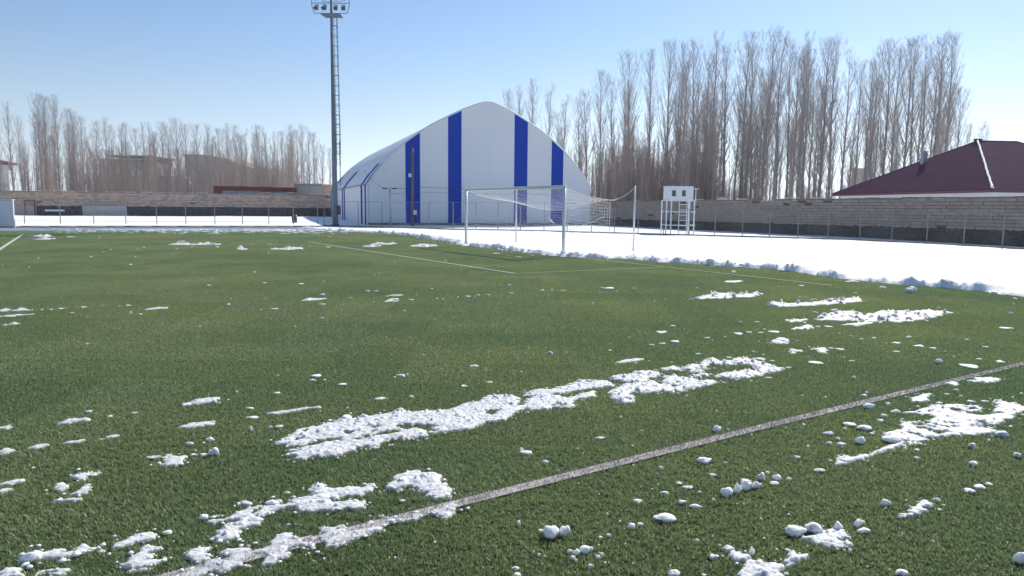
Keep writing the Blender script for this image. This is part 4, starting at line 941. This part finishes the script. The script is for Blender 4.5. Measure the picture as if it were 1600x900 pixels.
# poles in front of the hall
def ground_at(px, Y): q = at(px, 350, Y); return Vector((q.x, q.y, 0))
b = ground_at(644.5, 58.6)
t = thing('utility_pole', 'tall brown wooden pole standing against the left blue stripe of the hall', 'pole', b)
zt_ = at(646, 231, 58.6).z
MB().tube([(0, 0, 0), (.03, 0, zt_ * .5), (.05, 0, zt_)], [.13, .11, .085], 8).build('pole', M['wood'], t, smooth=True)
zl = at(642, 274, 58.6).z
mb = MB().box((-.16, -.12, zl), (.22, .2, .3)); mb.build('lamp', M['hutwhite'], t, bevel=.04)
MB().tube([(.02, 0, zl), (-.1, -.1, zl)], .02, 6).build('lamp_arm', M['steel'], t)
zb = at(648, 332, 58.6).z; MB().box((.24, -.14, zb), (.28, .14, .36)).build('meter_box', M['hutwhite'], t, bevel=.02)
b2 = ground_at(610.5, 57.4)
t = thing('street_lamp', 'short grey lamp post with two flat heads left of the blue stripe', 'street lamp', b2); zt2 = at(609, 295, 57.4).z
MB().tube([(0, 0, 0), (-.03, 0, zt2 * .6), (-.05, 0, zt2)], [.085, .07, .055], 8).build('pole', M['steel'], t, smooth=True)
for sx in (-1, 1):
    MB().tube([(-.05, 0, zt2 - .05), (-.05 + .25 * sx, 0, zt2 + .02)], .022, 6).build('arm', M['steel'], t)
    MB().box((-.05 + .38 * sx, -.02, zt2 + .03), (.36, .2, .10)).build('lamp_head', M['dark'], t, bevel=.03)
def cable(pts, sag, r=.014):
    out = []
    for a, c in zip(pts[:-1], pts[1:]):
        for i in range(9):
            k = i / 8; p = Vector(a).lerp(Vector(c), k); p.z -= sag * 4 * k * (1 - k); out.append(p)
    return MB().tube(out, r, 4)
p0, p1 = FL - HAX * .2 + Vector((-.3, 0, 4.6)), b2 + Vector((-.05, 0, zt2 - .02))
setp(cable([p0, p1], .35).build('cable', M['dark']), 'short dark cable sagging from hall corner to the two-headed lamp post', 'cable')
p2 = b + Vector((.05, 0, at(645, 292, 58.6).z)); p3 = FL + HG * 17 - HAX * .3 + Vector((0, 0, 3.35))
setp(cable([p1 + Vector((0, 0, .1)), p2, p3], .10).build('cable', M['dark']), 'upper thin cable running across the hall end past the wooden pole', 'cable')
setp(cable([p1 - Vector((0, 0, .35)), p2 - Vector((0, 0, .4)), p3 - Vector((0, 0, .5))], .06, .011).build('cable', M['dark']), 'lower thin cable running across the hall end past the wooden pole', 'cable')

# ================================================================== FLOODLIGHT MAST
def mast():
    b = g2(523.5, 355.6) + Vector((0, .15, 0)); Y = b.y
    o = thing('floodlight_mast', 'tall blue-grey floodlight mast with ladder rising beside the hall', 'floodlight', b)
    H = 16.4
    MB().tube([(0, 0, -.1), (0, 0, .25)], [.34, .30], 12).build('base_collar', M['dark'], o)
    MB().tube([(0, 0, .1), (0, 0, H * .5), (0, 0, H + 1.9)], [.225, .165, .085], 12).build('pole', M['mast'], o, smooth=True)
    MB().box((.30, -.05, 1.35), (.22, .3, .7)).build('switch_box', M['dark'], o, bevel=.02)
    zp = 15.68
    # platform
    mb = MB(); mb.add([(-.45, -.22, zp), (.85, -.22, zp), (.85, .22, zp), (-.45, .22, zp), (-.8, -.34, zp + .2), (.72, -.34, zp + .2), (.72, .34, zp + .2), (-.8, .34, zp + .2)], [(0, 3, 2, 1), (4, 5, 6, 7), (0, 1, 5, 4), (1, 2, 6, 5), (2, 3, 7, 6), (3, 0, 4, 7)])
    mb.build('platform', M['mast'], o)
    for sy in (-1, 1):
        MB().tube([(-.8, sy * .34, zp + 1.2), (.72, sy * .34, zp + 1.2)], .02, 6).build('handrail', M['mast'], o)
    # curved frame
    z0 = 15.95; rows = [z0 + .0, z0 + .72, z0 + 1.44]
    def side(z): return 1.40 - .55 * max(0, (16.6 - z) / .9) ** 1.6 * .5 - .45 * max(0, (z - 17.0) / .9) ** 1.8 * .5
    for sx in (-1, 1):
        MB().tube([(sx * side(z0 - .05 + i * .2), -.25, z0 - .05 + i * .2) for i in range(9)], .028, 6).build('frame_side', M['mast'], o)
    for z in (z0 - .05, z0 + .68, z0 + 1.4):
        MB().tube([(-side(z), -.25, z), (side(z), -.25, z)], .026, 6).build('frame_bar', M['mast'], o)
        MB().tube([(0, -.02, z), (0, -.26, z)], .05, 6).build('bracket', M['mast'], o)
    # lamps
    fr = MB().box((0, 0, 0), (.29, .16, .40)).mesh('lamp_body', M['mast']); gl = MB().box((0, -.09, .03), (.25, .03, .30)).mesh('lamp_glass', M['lampglass']); vi = MB().box((0, -.14, -.18), (.29, .16, .09)).mesh('visor', M['dark'])
    for z in rows:
        for i, x in enumerate((-1.0, -.42, .42, 1.0)):
            l = link('floodlight', fr, o, (x, -.42, z + .33)); l.rotation_euler = (R(-24), 0, R(10 if x > 0 else -8) * (1 if i % 3 else .6))
            link('lamp_glass', gl, l); link('visor', vi, l)
    # ladder with its hoops
    lx0, lx1 = .27, .55
    for x in (lx0, lx1): MB().tube([(x - .08, 0, 4.7), (x - .14, 0, 10.5), (x - .19, 0, 15.75)], .026, 5).build('ladder_rail', M['mast'], o)
    z = 4.9
    mb = MB()
    while z < 15.6:
        k = -.08 - .12 * (z - 4.7) / 12.3; mb.tube([(lx0 + k, 0, z), (lx1 + k, 0, z)], .010, 4); z += .3
    mb.build('rungs', M['mast'], o)
    z = 5.6; 
    while z < 15.6:
        k = -.08 - .12 * (z - 4.7) / 12.3
        MB().tube([(lx0 + k - .02, .0, z), (lx0 + k + .04, -.33, z), (.5 + k, -.42, z), (lx1 + k + .12, -.3, z), (lx1 + k + .03, 0, z)], .028, 5).build('cage_hoop', M['mast'], o)
        MB().tube([(0, 0, z), (lx0 + k, 0, z)], .018, 5).build('ladder_bracket', M['mast'], o); z += .72
    for xx, yy in ((.44, -.42), (.68, -.26)):
        MB().tube([(xx - .1, yy, 5.6), (xx - .19, yy, 15.5)], .018, 4).build('cage_bar', M['mast'], o)
    MB().tube([(.46, -.05, 3.2), (.43, -.05, 6.6)], .03, 6).build('cable_duct', M['dark'], o)
mast()

# ================================================================== GOAL
def goal():
    NP, FP = Vector((1.865, 26.03, 0)), Vector((-2.10, 32.32, 0))
    d = (NP - FP).normalized(); back = Vector((-d.y, d.x, 0)); back = back if back.y > 0 else -back
    o = thing('football_goal', 'full size silver football goal with white net facing the pitch', 'goal', (0, 0, 0))
    H = 2.5
    for p in (NP, FP):
        MB().tube([p + Vector((0, 0, -.05)), p + Vector((0, 0, H))], .06, 16).build('post', M['goal'], o, smooth=True)
    MB().tube([FP - d * .06 + Vector((0, 0, H)), NP + d * .06 + Vector((0, 0, H))], .06, 16).build('crossbar', M['goal'], o, smooth=True)
    poles = []
    for p, px, label in ((NP, 989.5, None), (FP, 806, None)):
        r_ = ray(px, 390); k = r_.x / r_.y; t_ = (k * p.y - p.x) / (back.x - k * back.y); q = p + back * t_; poles.append(q)
    # net panels (cords)
    Wn = (NP - FP).length; mb = MB(); rn = .0030
    def top_pt(u, v):                           # u along goal 0 far..1 near, v 0 bar..1 back edge
        p = FP.lerp(NP, u) + back * (2.15 * v); z = H - .03 - .42 * v - 1.0 * math.sin(math.pi * u) ** 1.6 * v ** 1.1 * .42 - .10 * math.sin(math.pi * v)
        return Vector((p.x, p.y, z))
    def back_pt(u, v):                          # v 0 top edge ..1 ground
        a = top_pt(u, 1); p = FP.lerp(NP, u) + back * (2.15 + .12 * math.sin(math.pi * v)); return Vector((p.x, p.y, a.z * (1 - v) + .10 * v))
    def side_pt(u, v, s):                       # u 0 post ..1 back, v 0 top..1 ground
        a = top_pt(s, u); p = (FP if s == 0 else NP) + back * (2.15 * u) + d * ((.06 if s else -.06) * math.sin(math.pi * u) * math.sin(math.pi * v))
        return Vector((p.x, p.y, a.z * (1 - v) + .08 * v))
    def net(fn, nu, nv, su, sv):
        jit = lambda: Vector((random.gauss(0, .012), random.gauss(0, .012), random.gauss(0, .012)))
        G = [[fn(i / nu, j / nv) + jit() for j in range(nv + 1)] for i in range(nu + 1)]
        for i in range(nu + 1): mb.tube(G[i], rn, 3, False)
        for j in range(nv + 1): mb.tube([G[i][j] for i in range(nu + 1)], rn, 3, False)
    net(top_pt, 56, 16, 0, 0); net(back_pt, 56, 15, 0, 0)
    net(lambda u, v: side_pt(u, v, 1), 16, 18, 0, 0); net(lambda u, v: side_pt(u, v, 0), 16, 18, 0, 0)
    mb.build('net', M['net'], o)
    # gathered knot of net in the middle, hanging in a shallow V
    c = back_pt(.47, .30)
    V = [c + d * s + Vector((0, 0, zz)) for s, zz in ((-.30, .17), (-.16, .09), (-.06, .03), (0, -.02), (.10, -.06), (.26, -.12))]
    MB().tube(V, [.005, .012, .03, .036, .02, .006], 6).build('net_gather', M['net'], o, smooth=True)
    for k in range(12):
        q = side_pt(.12 + .065 * k, .62 - .026 * k, 1); 
        MB().tube([q, q + back * .07 + Vector((0, 0, .02))], .014, 5).build('net_tie', M['net'], o)
    for q, lab, hh in ((poles[0], 'thin white tension pole at the near right of the goal net', 2.62), (poles[1], 'thin white tension pole behind the middle of the goal mouth', 2.55)):
        t = thing('net_pole', lab, 'pole', q)
        MB().tube([(0, 0, -.05), (0, 0, hh)], [.04, .032], 10).build('pole', M['hutwhite'], t, smooth=True)
        MB().tube([(0, 0, hh - .1), (0, -.06, hh - .06), (0, 0, hh - .03)], .008, 4).build('hook', M['steel'], t)
    for s, q, hh, lab in ((1, poles[0], 2.58, 'pale rope from the near net corner up to its tension pole'), (0, poles[1], 2.5, 'pale rope from the far net corner up to its tension pole')):
        c_ = cable([top_pt(s, 1), q + Vector((0, 0, hh - .02))], .12, .010); setp(c_.build('net_rope', M['net']), lab, 'rope')
        MB().tube([top_pt(s, 0), top_pt(s, .5), top_pt(s, 1)], .008, 4).build('net_edge_cord', M['net'], o)
        MB().tube([side_pt(1, v / 6, s) for v in range(7)], .007, 4).build('net_edge_cord', M['net'], o)
goal()

# ================================================================== CAMERA TOWER by the right wall
def tower():
    Y = 46.6
    o = thing('filming_tower', 'white two-windowed cabin on a white steel frame before the right wall', 'tower', ground_at(1062, Y))
    O = Vector(o.location)
    def P(px, py, dy=0): q = at(px, py, Y + dy) - O; return q
    x0, x1, xr = P(1042, 366).x, P(1080.5, 366).x, P(1085.5, 366).x
    ztop, zbot, zmid1, zmid2, zlow = P(1060, 292).z, P(1060, 312.5).z, P(1060, 331).z, P(1060, 352).z, 0
    dpt = 1.5
    for px in (1040.7, 1048, 1076.5, 1084):
        x = P(px, 350).x; 
        for dy in ((0,) if px in (1048,) else (0, dpt) if px != 1076.5 else (0,)):
            MB().box((x, dy, zbot / 2 - .02), (.075, .075, zbot + .04)).build('leg', M['hutwhite'], o)
    for z in (zmid1, zmid2):
        MB().box(((x0 + xr) / 2 - .06, .003, z), (xr - x0 + .1, .06, .06)).build('cross_bar', M['hutwhite'], o)
        for x in (x0 - .05, xr): MB().box((x, dpt / 2, z), (.05, dpt, .05)).build('cross_bar', M['hutwhite'], o)
    # cabin: front wall with two openings built from pieces
    wx0, wx1 = x0 + .0, x1; cz = (ztop + zbot) / 2; hh = ztop - zbot; bw = wx1 - wx0
    w1 = (P(1049.2, 300).x, P(1056.5, 300).x); w2 = (P(1065, 300).x, P(1071.8, 300).x); wz0, wz1 = P(1060, 307.2).z, P(1060, 297).z
    mb = MB()
    def pc(a, b, z0_, z1_): mb.box(((a + b) / 2, -.02, (z0_ + z1_) / 2), (b - a, .04, z1_ - z0_))
    pc(wx0, wx1, zbot, wz0); pc(wx0, wx1, wz1, ztop); pc(wx0, w1[0], wz0, wz1); pc(w1[1], w2[0], wz0, wz1); pc(w2[1], wx1, wz0, wz1)
    mb.build('front_panel', M['hutwhite'], o)
    for a, b in (w1, w2):
        f = MB()
        for c_, s_ in ((((a + b) / 2, -.035, wz0), (b - a + .06, .05, .04)), (((a + b) / 2, -.035, wz1), (b - a + .06, .05, .04)), ((a, -.035, (wz0 + wz1) / 2), (.04, .046, wz1 - wz0 - .045)), ((b, -.035, (wz0 + wz1) / 2), (.04, .046, wz1 - wz0 - .045))): f.box(c_, s_)
        wf = f.build('window', M['hutwhite'], o); MB().box(((a + b) / 2, .0, (wz0 + wz1) / 2), (b - a, .01, wz1 - wz0)).build('pane', M['glass'], wf)
    for x in (wx0, wx1 - .04): MB().box((x + .02, dpt / 2, cz), (.04, dpt - .01, hh)).build('side_panel', M['hutwhite'], o)
    MB().box(((wx0 + wx1) / 2, dpt / 2, ztop + .025), (bw + .06, dpt + .1, .045)).build('roof', M['hutwhite'], o)
    MB().box(((wx0 + xr) / 2, dpt / 2, zbot - .03), (xr - wx0 + .08, dpt, .05)).build('floor_deck', M['hutwhite'], o)
    # side balcony rail
    zr = P(1086, 295).z
    for px in (1083, 1087.5):
        MB().box((P(px, 300).x, .02, (zr + zbot) / 2), (.045, .045, zr - zbot)).build('balcony_post', M['hutwhite'], o)
    MB().box(((x1 + xr) / 2 + .06, .02, zr), (xr - x1 + .2, .05, .05)).build('balcony_rail', M['hutwhite'], o)
    # ladder
    l0, l1 = P(1060, 340).x, P(1072, 340).x
    for x in (l0, l1): MB().box((x, -.12, zbot / 2), (.045, .04, zbot)).build('ladder_rail', M['hutwhite'], o)
    k = .28
    while k < zbot:
        MB().box(((l0 + l1) / 2, -.12, k), (l1 - l0, .03, .04)).build('rung', M['hutwhite'], o); k += .34
tower()

# ================================================================== MAROON ROOFED HOUSE
def house():
    o = thing('maroon_roofed_house', 'single storey pale house with a big maroon sheet metal hip roof', 'house')
    a = Vector((-.092, .996, 0)); b = Vector((.996, .092, 0))
    q = at(1550.5, 296.3, 47.2); C0 = Vector((q.x, q.y, 0)); ez = q.z; LA, LB = 19.5, 16.0
    ap = C0 + a * 9.75 + b * 6.26; az = at(1519, 221.5, ap.y).z
    C1, C2, C3 = C0 + a * LA, C0 + b * LB, C0 + a * LA + b * LB
    ap2 = ap + b * 3.4
    rise = az - ez
    Z = Vector((0, 0, 1))
    def face(A, Bv, inw, run, tops, name):
        """corrugated sheet: eave A->Bv, tops = [(distance along eave, run fraction)] polyline of the upper edge"""
        e = (Bv - A); L_ = e.length; e.normalize(); slope = math.atan2(rise, run)
        nrm = (-inw * math.sin(slope) + Z * math.cos(slope)); up = (inw * math.cos(slope) + Z * math.sin(slope)); sl = math.hypot(rise, run)
        per = .25; us = []
        u = 0
        while u < L_:
            us += [(u, 0), (u + per * .58, 0), (u + per * .68, 1), (u + per * .9, 1)]; u += per
        us = [(x, h) for x, h in us if x < L_] + [(L_, 0)]
        mb = MB(); vs = []
        tx = [t_[0] for t_ in tops]; ty = [t_[1] for t_ in tops]; NV = 1
        for x, h in us:
            f = float(np.interp(x, tx, ty))
            p = A + Z * ez + e * x + nrm * (.055 * h)
            vs += [p, p + up * (sl * f)]
        fs = [(2 * i, 2 * i + 2, 2 * i + 3, 2 * i + 1) for i in range(len(us) - 1)]
        return mb.add(vs, fs).build(name, M['maroon'], o)
    face(C1, C0, b, 6.26, [(0, 0), (9.75, 1), (19.5, 0)], 'roof_slope')
    face(C0, C2, a, 9.75, [(0, 0), (6.26, 1), (9.66, 1), (16, 0)], 'roof_slope')
    face(C3, C1, -a, 9.75, [(0, 0), (6.34, 1), (9.74, 1), (16, 0)], 'roof_slope')
    face(C2, C3, -b, 6.34, [(0, 0), (9.75, 1), (19.5, 0)], 'roof_slope')
    top, top2 = ap + Z * (az + .04), ap2 + Z * (az + .04)
    for P_, q in ((top, C0), (top, C1), (top2, C2), (top2, C3)):
        MB().tube([q + Z * (ez + .03), P_], .075, 6).build('hip_cap', M['maroon'], o)
    MB().tube([top, top2], .09, 6).build('ridge_cap', M['maroon'], o)
    n_ = 40; rr = random.Random(2); mb = MB()
    base, tip = C0 + Z * (ez + .10), top + Z * .08
    pts = [base.lerp(tip, i / n_) + Vector((rr.uniform(-.03, .03), 0, rr.uniform(-.01, .03))) for i in range(n_ + 1)]
    mb.tube(pts, [.06 + .025 * rr.random() for _ in pts], 6); mb.build('snow_strip', M['snow'], o, smooth=True)['label'] = 'bright white strip of snow along the near hip of the roof'
    MB().tube([top - b * .25 + Z * .1, top + b * .35 + Z * .1], .12, 6).build('finial', M['dark'], o)
    for A_, B_ in ((C0, C1), (C0, C2), (C1, C3), (C2, C3)):
        t_ = (B_ - A_).normalized(); MB().box((A_ + B_) / 2 + Z * (ez - .09), ((B_ - A_).length, .05, .18), math.atan2(t_.y, t_.x)).build('fascia', M['maroonedge'], o)
    ov = .6
    D0, D1, D2, D3 = C0 + a * ov + b * ov, C1 - a * ov + b * ov, C2 + a * ov - b * ov, C3 - a * ov - b * ov
    for A_, B_ in ((D0, D1), (D0, D2), (D1, D3), (D2, D3)):
        t_ = (B_ - A_).normalized(); MB().box((A_ + B_) / 2 + Z * (ez / 2 - .05), ((B_ - A_).length + .2, .25, ez - .1), math.atan2(t_.y, t_.x)).build('wall', M['plaster'], o)
    MB().box((C0 + C3) / 2 + Z * (ez - .16), (LB - .1, LA - .1, .04), math.atan2(b.y, b.x)).build('soffit', M['plaster'], o)
    q = at(1443, 248, 61.5); ch = thing('x', None, None); bpy.data.objects.remove(ch)
    # flue on the left slope near the far hip
    s = .0
    best = None
    for i in range(400):
        sa, tb = 9.75 + 9.5 * (i % 20) / 20, .3 + 5.5 * (i // 20) / 20
        z = ez + rise * tb / 6.26; p = C0 + a * sa + b * tb + Z * z
        if tb / 6.26 > (LA - sa) / 9.75: continue
        v = p - CAM; dd = v.dot(_f); px_, py_ = 800 + FPX * v.dot(_r) / dd, 450 - FPX * v.dot(_u) / dd; e_ = abs(px_ - 1443) + abs(py_ - 249)
        if best is None or e_ < best[0]: best = (e_, p)
    p = best[1]
    MB().box(p + Z * .36, (.38, .38, 1.05), .09).build('chimney', M['zinc'], o, bevel=.02)
    MB().box(p + Z * .94, (.46, .46, .05), .09).build('chimney_cap', M['zinc'], o)
house()

# ================================================================== TEAM SHELTER and BIN
def shelter():
    c = g2(10, 355.2); Y = c.y
    xr = at(22.5, 350, Y).x; zt = at(12, 312, Y).z
    o = thing('team_shelter', 'white panelled team shelter cut off by the left edge of the pitch', 'shelter', (xr, Y, 0))
    zm = at(12, 336, Y).z
    def uprow(x0, x1, z0, z1, name, mt, y=0, th=.04): return MB().box(((x0 + x1) / 2, y, (z0 + z1) / 2), (x1 - x0, th, z1 - z0)).build(name, mt, o, bevel=.008)
    for i in range(3): uprow(-1.02 - 1.0 * i, -.06 - 1.0 * i, zm + .02, zt - .06, 'upper_panel', M['hutwhite'])
    for i in range(3): uprow(-1.02 - 1.0 * i, -.06 - 1.0 * i, .05, zm - .02, 'lower_panel', M['plaster'], .01)
    MB().box((-.02, .0, zt / 2), (.09, .10, zt)).build('corner_post', M['hutwhite'], o)
    MB().box((.03, .03, .28), (.05, .08, .56)).build('post_foot', M['hutwhite'], o)
    MB().box((-1.5, .1, zt + .0), (2.98, .3, .05)).build('roof', M['hutwhite'], o)
    MB().box((-1.5, -.0, zm), (3.0, .06, .035)).build('middle_rail', M['hutwhite'], o)
    MB().box((-1.5, .2, .45), (2.8, .3, .06)).build('bench', M['plaster'], o)
shelter()
b = g2(455.5, 350.2) + Vector((0, .9, .08))
t = thing('litter_bin', 'dark upright litter bin standing in snow behind the left fence', 'bin', b)
k = (at(455, 350, b.y) - at(455, 337.5, b.y)).length
MB().tube([(0, 0, 0), (0, 0, k * .9)], [.21, .25], 14).build('body', M['dark'], t, smooth=True); MB().tube([(0, 0, k * .9), (0, 0, k)], [.27, .2], 14).build('lid', M['dark'], t)

# ================================================================== TREES
def poplar_meshes(seed, H, spread, nb, low):
    rr = random.Random(seed); tr = MB(); cr = MB()
    lean = Vector((rr.uniform(-.02, .02), rr.uniform(-.02, .02), 0)); ph = rr.uniform(0, 6)
    def axis(z): k = z / H; return Vector((lean.x * z + .22 * math.sin(ph + k * 5) * k, lean.y * z + .2 * math.cos(ph * 1.3 + k * 4) * k, z))
    r0 = .0102 * H
    def rad(z): return max(.012, r0 * (1 - z / H) ** .85 * .9 + .01)
    tr.tube([axis(H * i / 12) for i in range(13)], [rad(H * i / 12) * (1.25 if i == 0 else 1) for i in range(13)], 6, False)
    leaders = rr.randint(0, 2)
    def branch(p, az, L, r, el0, level):
        n = 5; pts = [p]; el = el0; a = az
        for i in range(n):
            el += (1.46 - el) * .27 + rr.uniform(-.06, .06); a += rr.uniform(-.25, .25)
            pts.append(pts[-1] + Vector((math.cos(a) * math.cos(el), math.sin(a) * math.cos(el), math.sin(el))) * (L / n))
        tgt = cr
        tgt.tube(pts, [r * (1 - i / (n + .6)) for i in range(n + 1)], 3, False)
        nt = int(4 + L * 2.2)
        for k in range(nt):
            t_ = rr.uniform(.12, 1); i = min(int(t_ * n), n - 1); q = pts[i].lerp(pts[i + 1], t_ * n - i)
            a2 = rr.uniform(0, 6.28); e2 = rr.uniform(.75, 1.35); l2 = rr.uniform(.35, 1.15) * (1.2 - .5 * t_)
            d_ = Vector((math.cos(a2) * math.cos(e2), math.sin(a2) * math.cos(e2), math.sin(e2)))
            q2 = q + d_ * l2; cr.spike(q, q2, .0095)
            for w_ in range(3):
                a3 = a2 + rr.uniform(-1.6, 1.6); e3 = rr.uniform(.7, 1.4); l3 = rr.uniform(.2, .55); s = q + d_ * (l2 * rr.uniform(.3, .9))
                cr.spike(s, s + Vector((math.cos(a3) * math.cos(e3), math.sin(a3) * math.cos(e3), math.sin(e3))) * l3, .0065)
    for i in range(nb):
        k = low + (1 - low) * (i / nb) ** .9; z = H * min(k, .985); L = spread * .98 * (.35 + 1.0 * math.sin(math.pi * min(1, (1 - k) * 1.1 + .12)) ** .8) * rr.uniform(.6, 1.15) * H / 20
        L = min(L, (H * 1.03 - z) + .5)
        branch(axis(z), rr.uniform(0, 6.28), max(L, .6), max(.012, rad(z) * .38), rr.uniform(.72, 1.15), 0)
    for i in range(leaders):
        z = H * rr.uniform(.25, .45); branch(axis(z), rr.uniform(0, 6.28), H * rr.uniform(.35, .5), rad(z) * .6, 1.2, 0)
    return tr.mesh('trunk', M['bark']), cr.mesh('crown', M['twig'])
PV = [poplar_meshes(s, 20, sp, nb, lo) for s, sp, nb, lo in ((1, 3.0, 80, .10), (2, 3.6, 88, .08), (3, 2.6, 72, .14), (4, 3.3, 92, .06), (5, 3.9, 84, .11), (6, 2.9, 76, .09), (7, 3.4, 82, .12), (8, 2.4, 66, .16), (9, 4.1, 80, .1))]
def young_mesh(seed):
    rr = random.Random(seed); mb = MB()
    for s in range(rr.randint(12, 16)):
        x, y = rr.gauss(0, .85), rr.gauss(0, .85); H = rr.uniform(5, 10); lx, ly = rr.gauss(0, .035), rr.gauss(0, .035)
        pts = [Vector((x + lx * z + .05 * math.sin(z + s), y + ly * z, z)) for z in np.linspace(0, H, 6)]
        mb.tube(pts, [.045, .04, .032, .024, .015, .006], 3, False)
        for k in range(34):
            z = H * rr.uniform(.12, .98); i = min(int(z / H * 5), 4); q = pts[i].lerp(pts[i + 1], z / H * 5 - i); a = rr.uniform(0, 6.28); e = rr.uniform(.9, 1.4); l = rr.uniform(.5, 1.6) * (1.15 - z / H * .7)
            d_ = Vector((math.cos(a) * math.cos(e), math.sin(a) * math.cos(e), math.sin(e))); mb.spike(q, q + d_ * l, .011)
            for w_ in range(2):
                a3 = a + rr.uniform(-1.5, 1.5); e3 = rr.uniform(.8, 1.4); st = q + d_ * l * rr.uniform(.3, .8); mb.spike(st, st + Vector((math.cos(a3) * math.cos(e3), math.sin(a3) * math.cos(e3), math.sin(e3))) * rr.uniform(.2, .6), .007)
    return mb.mesh('young_poplar', M['young'])
YV = [young_mesh(s) for s in range(31, 36)]
def poplar(px, py_top, Y, label, group, rr=rngL):
    r_ = ray(px, 315); x = r_.x / r_.y * Y
    # base column: shift so that the tip meets the given pixel
    top = at(px, py_top, Y); H = top.z
    tr, cr = rr.choice(PV)
    o = thing('poplar_tree', label, 'tree', (top.x, Y, -.05), rr.uniform(0, 6.28), group); s = H / 20.6; w_ = s * rr.uniform(.82, 1.12)
    o.scale = (w_, w_, s)
    link('trunk', tr, o); link('crown', cr, o); return o
RT = [(794.5,146),(815.5,138),(835,129),(856,137),(880,154),(906,159),(918.6,146),(939.5,116),(960.5,127),(986,87),(1018.5,82),(1049,70),(1070,74),(1089,69),(1118.4,58),(1141,75),
      (1170,58),(1202,53),(1220,60),(1242,68),(1262,58),(1292,68),(1310,62),(1328,87),(1347,100),(1373,80),(1395,67),(1425,67),(1438,67),(1455,63),(1473,60),(1492,62),(1503,143)]
SPEC = {0: 'leftmost bare poplar peeping over the right shoulder of the hall roof', 2: 'slim bare poplar just right of the hall roof peak, taller than its neighbours', 7: 'bare poplar rising well above the low ones right of the hall',
        14: 'very tall wide bare poplar above the white filming tower', 17: 'tallest bare poplar, its tip nearest the top of the picture', 27: 'bare poplar rising right behind the chimney of the maroon roof', 31: 'last tall bare poplar on the right, leaning over the maroon roof', 32: 'short bare poplar just right of the last tall one'}
def depthR(px): return float(np.interp(px, [790, 900, 1000, 1060, 1500], [128, 112, 92, 86, 82]))
for i, (px, py) in enumerate(RT):
    poplar(px, py, depthR(px) + rngL.uniform(-3, 4), SPEC.get(i, 'tall bare front-row poplar ' + treezone(px)), None if i in SPEC else 'tall poplars ' + treezone(px))
for i in range(75):
    px = rngL.uniform(800, 1492) if i < 30 else rngL.uniform(1090, 1490); j = min(range(len(RT)), key=lambda q: abs(RT[q][0] - px)); py = RT[j][1] + (rngL.uniform(14, 75) if i < 30 else rngL.uniform(70, 170))
    poplar(px, py, depthR(px) + rngL.uniform(5, 22 if i < 30 else 60), 'lower bare back-row poplar ' + treezone(px), 'back-row poplars ' + treezone(px))
for px, py, l in ((1517, 197, 'small distant bare poplar touching the left end of the maroon ridge'), (1536, 193, 'taller of two distant bare poplars above the maroon ridge'), (1546, 197, 'rightmost distant bare poplar above the maroon ridge')): poplar(px, py, 150, l, None)
LT = [(-6,180),(12.5,165),(28,185),(55.5,151),(65,154),(83,153),(104,173),(112.5,176),(123.6,185),(136,210),(147,192),(161,187),(173.6,199),(186,195),(196,195),(211,203),(221,194),(230.5,195),(251,194),(262,201),(276,188),(288,197),(306,197),(324,198),(340.5,203.6),(353,197),(365.6,198),(381,205),(399,198),(415.6,203.6),(429.4,209),(440.6,208),(451.7,198),(463,206),(474,198),(482,202),(490.6,210.6),(503,228.6),(515.6,233)]
SPL = {1: 'bare poplar at the far left beside the red roofed house', 3: 'tallest bare poplar of the left rows, left one of a close pair', 5: 'tall dense bare poplar just right of the tallest left pair', 37: 'short bare poplar just left of the floodlight mast', 38: 'short bare poplar hidden half behind the floodlight mast'}
for i, (px, py) in enumerate(LT):
    poplar(px, py, 140 + rngL.uniform(-6, 6), SPL.get(i, 'tall bare front-row poplar ' + treezone(px)), None if i in SPL else 'tall poplars ' + treezone(px))
for i in range(45):
    px = rngL.uniform(-10, 495); j = min(range(len(LT)), key=lambda q: abs(LT[q][0] - px)); py = LT[j][1] + rngL.uniform(8, 50)
    poplar(px, py, 150 + rngL.uniform(0, 26), 'lower bare back-row poplar ' + treezone(px), 'back-row poplars ' + treezone(px))
for i in range(235):
    left = i < 85
    if left: px = rngL.uniform(-10, 470); Y = rngL.uniform(118, 160); sc_ = rngL.uniform(.9, 1.5)
    else:
        px = rngL.uniform(880, 1120) if rngL.random() < .58 else rngL.uniform(1100, 1480); Y = depthR(px) + rngL.uniform(-8, 14); sc_ = rngL.uniform(.85, 1.5) * (1 if px < 1110 else .5)
    q = at(px, 315, Y); o = link('young_poplar', rngL.choice(YV), loc=(q.x, Y, -.05)); o.scale = (sc_, sc_, sc_ * rngL.uniform(.8, 1.1)); o.rotation_euler = (0, 0, rngL.uniform(0, 6.28))
    setp(o, 'thicket of thin brown poplar shoots ' + treezone(px), 'young tree', 'brown poplar shoots ' + treezone(px))

# ================================================================== AIR
hz = bpy.data.materials.new('haze'); hz.use_nodes = True; N = hz.node_tree.nodes; N.remove(N['Principled BSDF'])
pv = N.new('ShaderNodeVolumePrincipled'); pv.inputs['Density'].default_value = .00035; pv.inputs['Color'].default_value = (.86, .92, 1, 1); pv.inputs['Anisotropy'].default_value = .3
hz.node_tree.links.new(pv.outputs[0], N['Material Output'].inputs['Volume'])
setp(MB().box((0, 100, 13), (420, 300, 28.2)).build('haze', hz), kind='stuff')
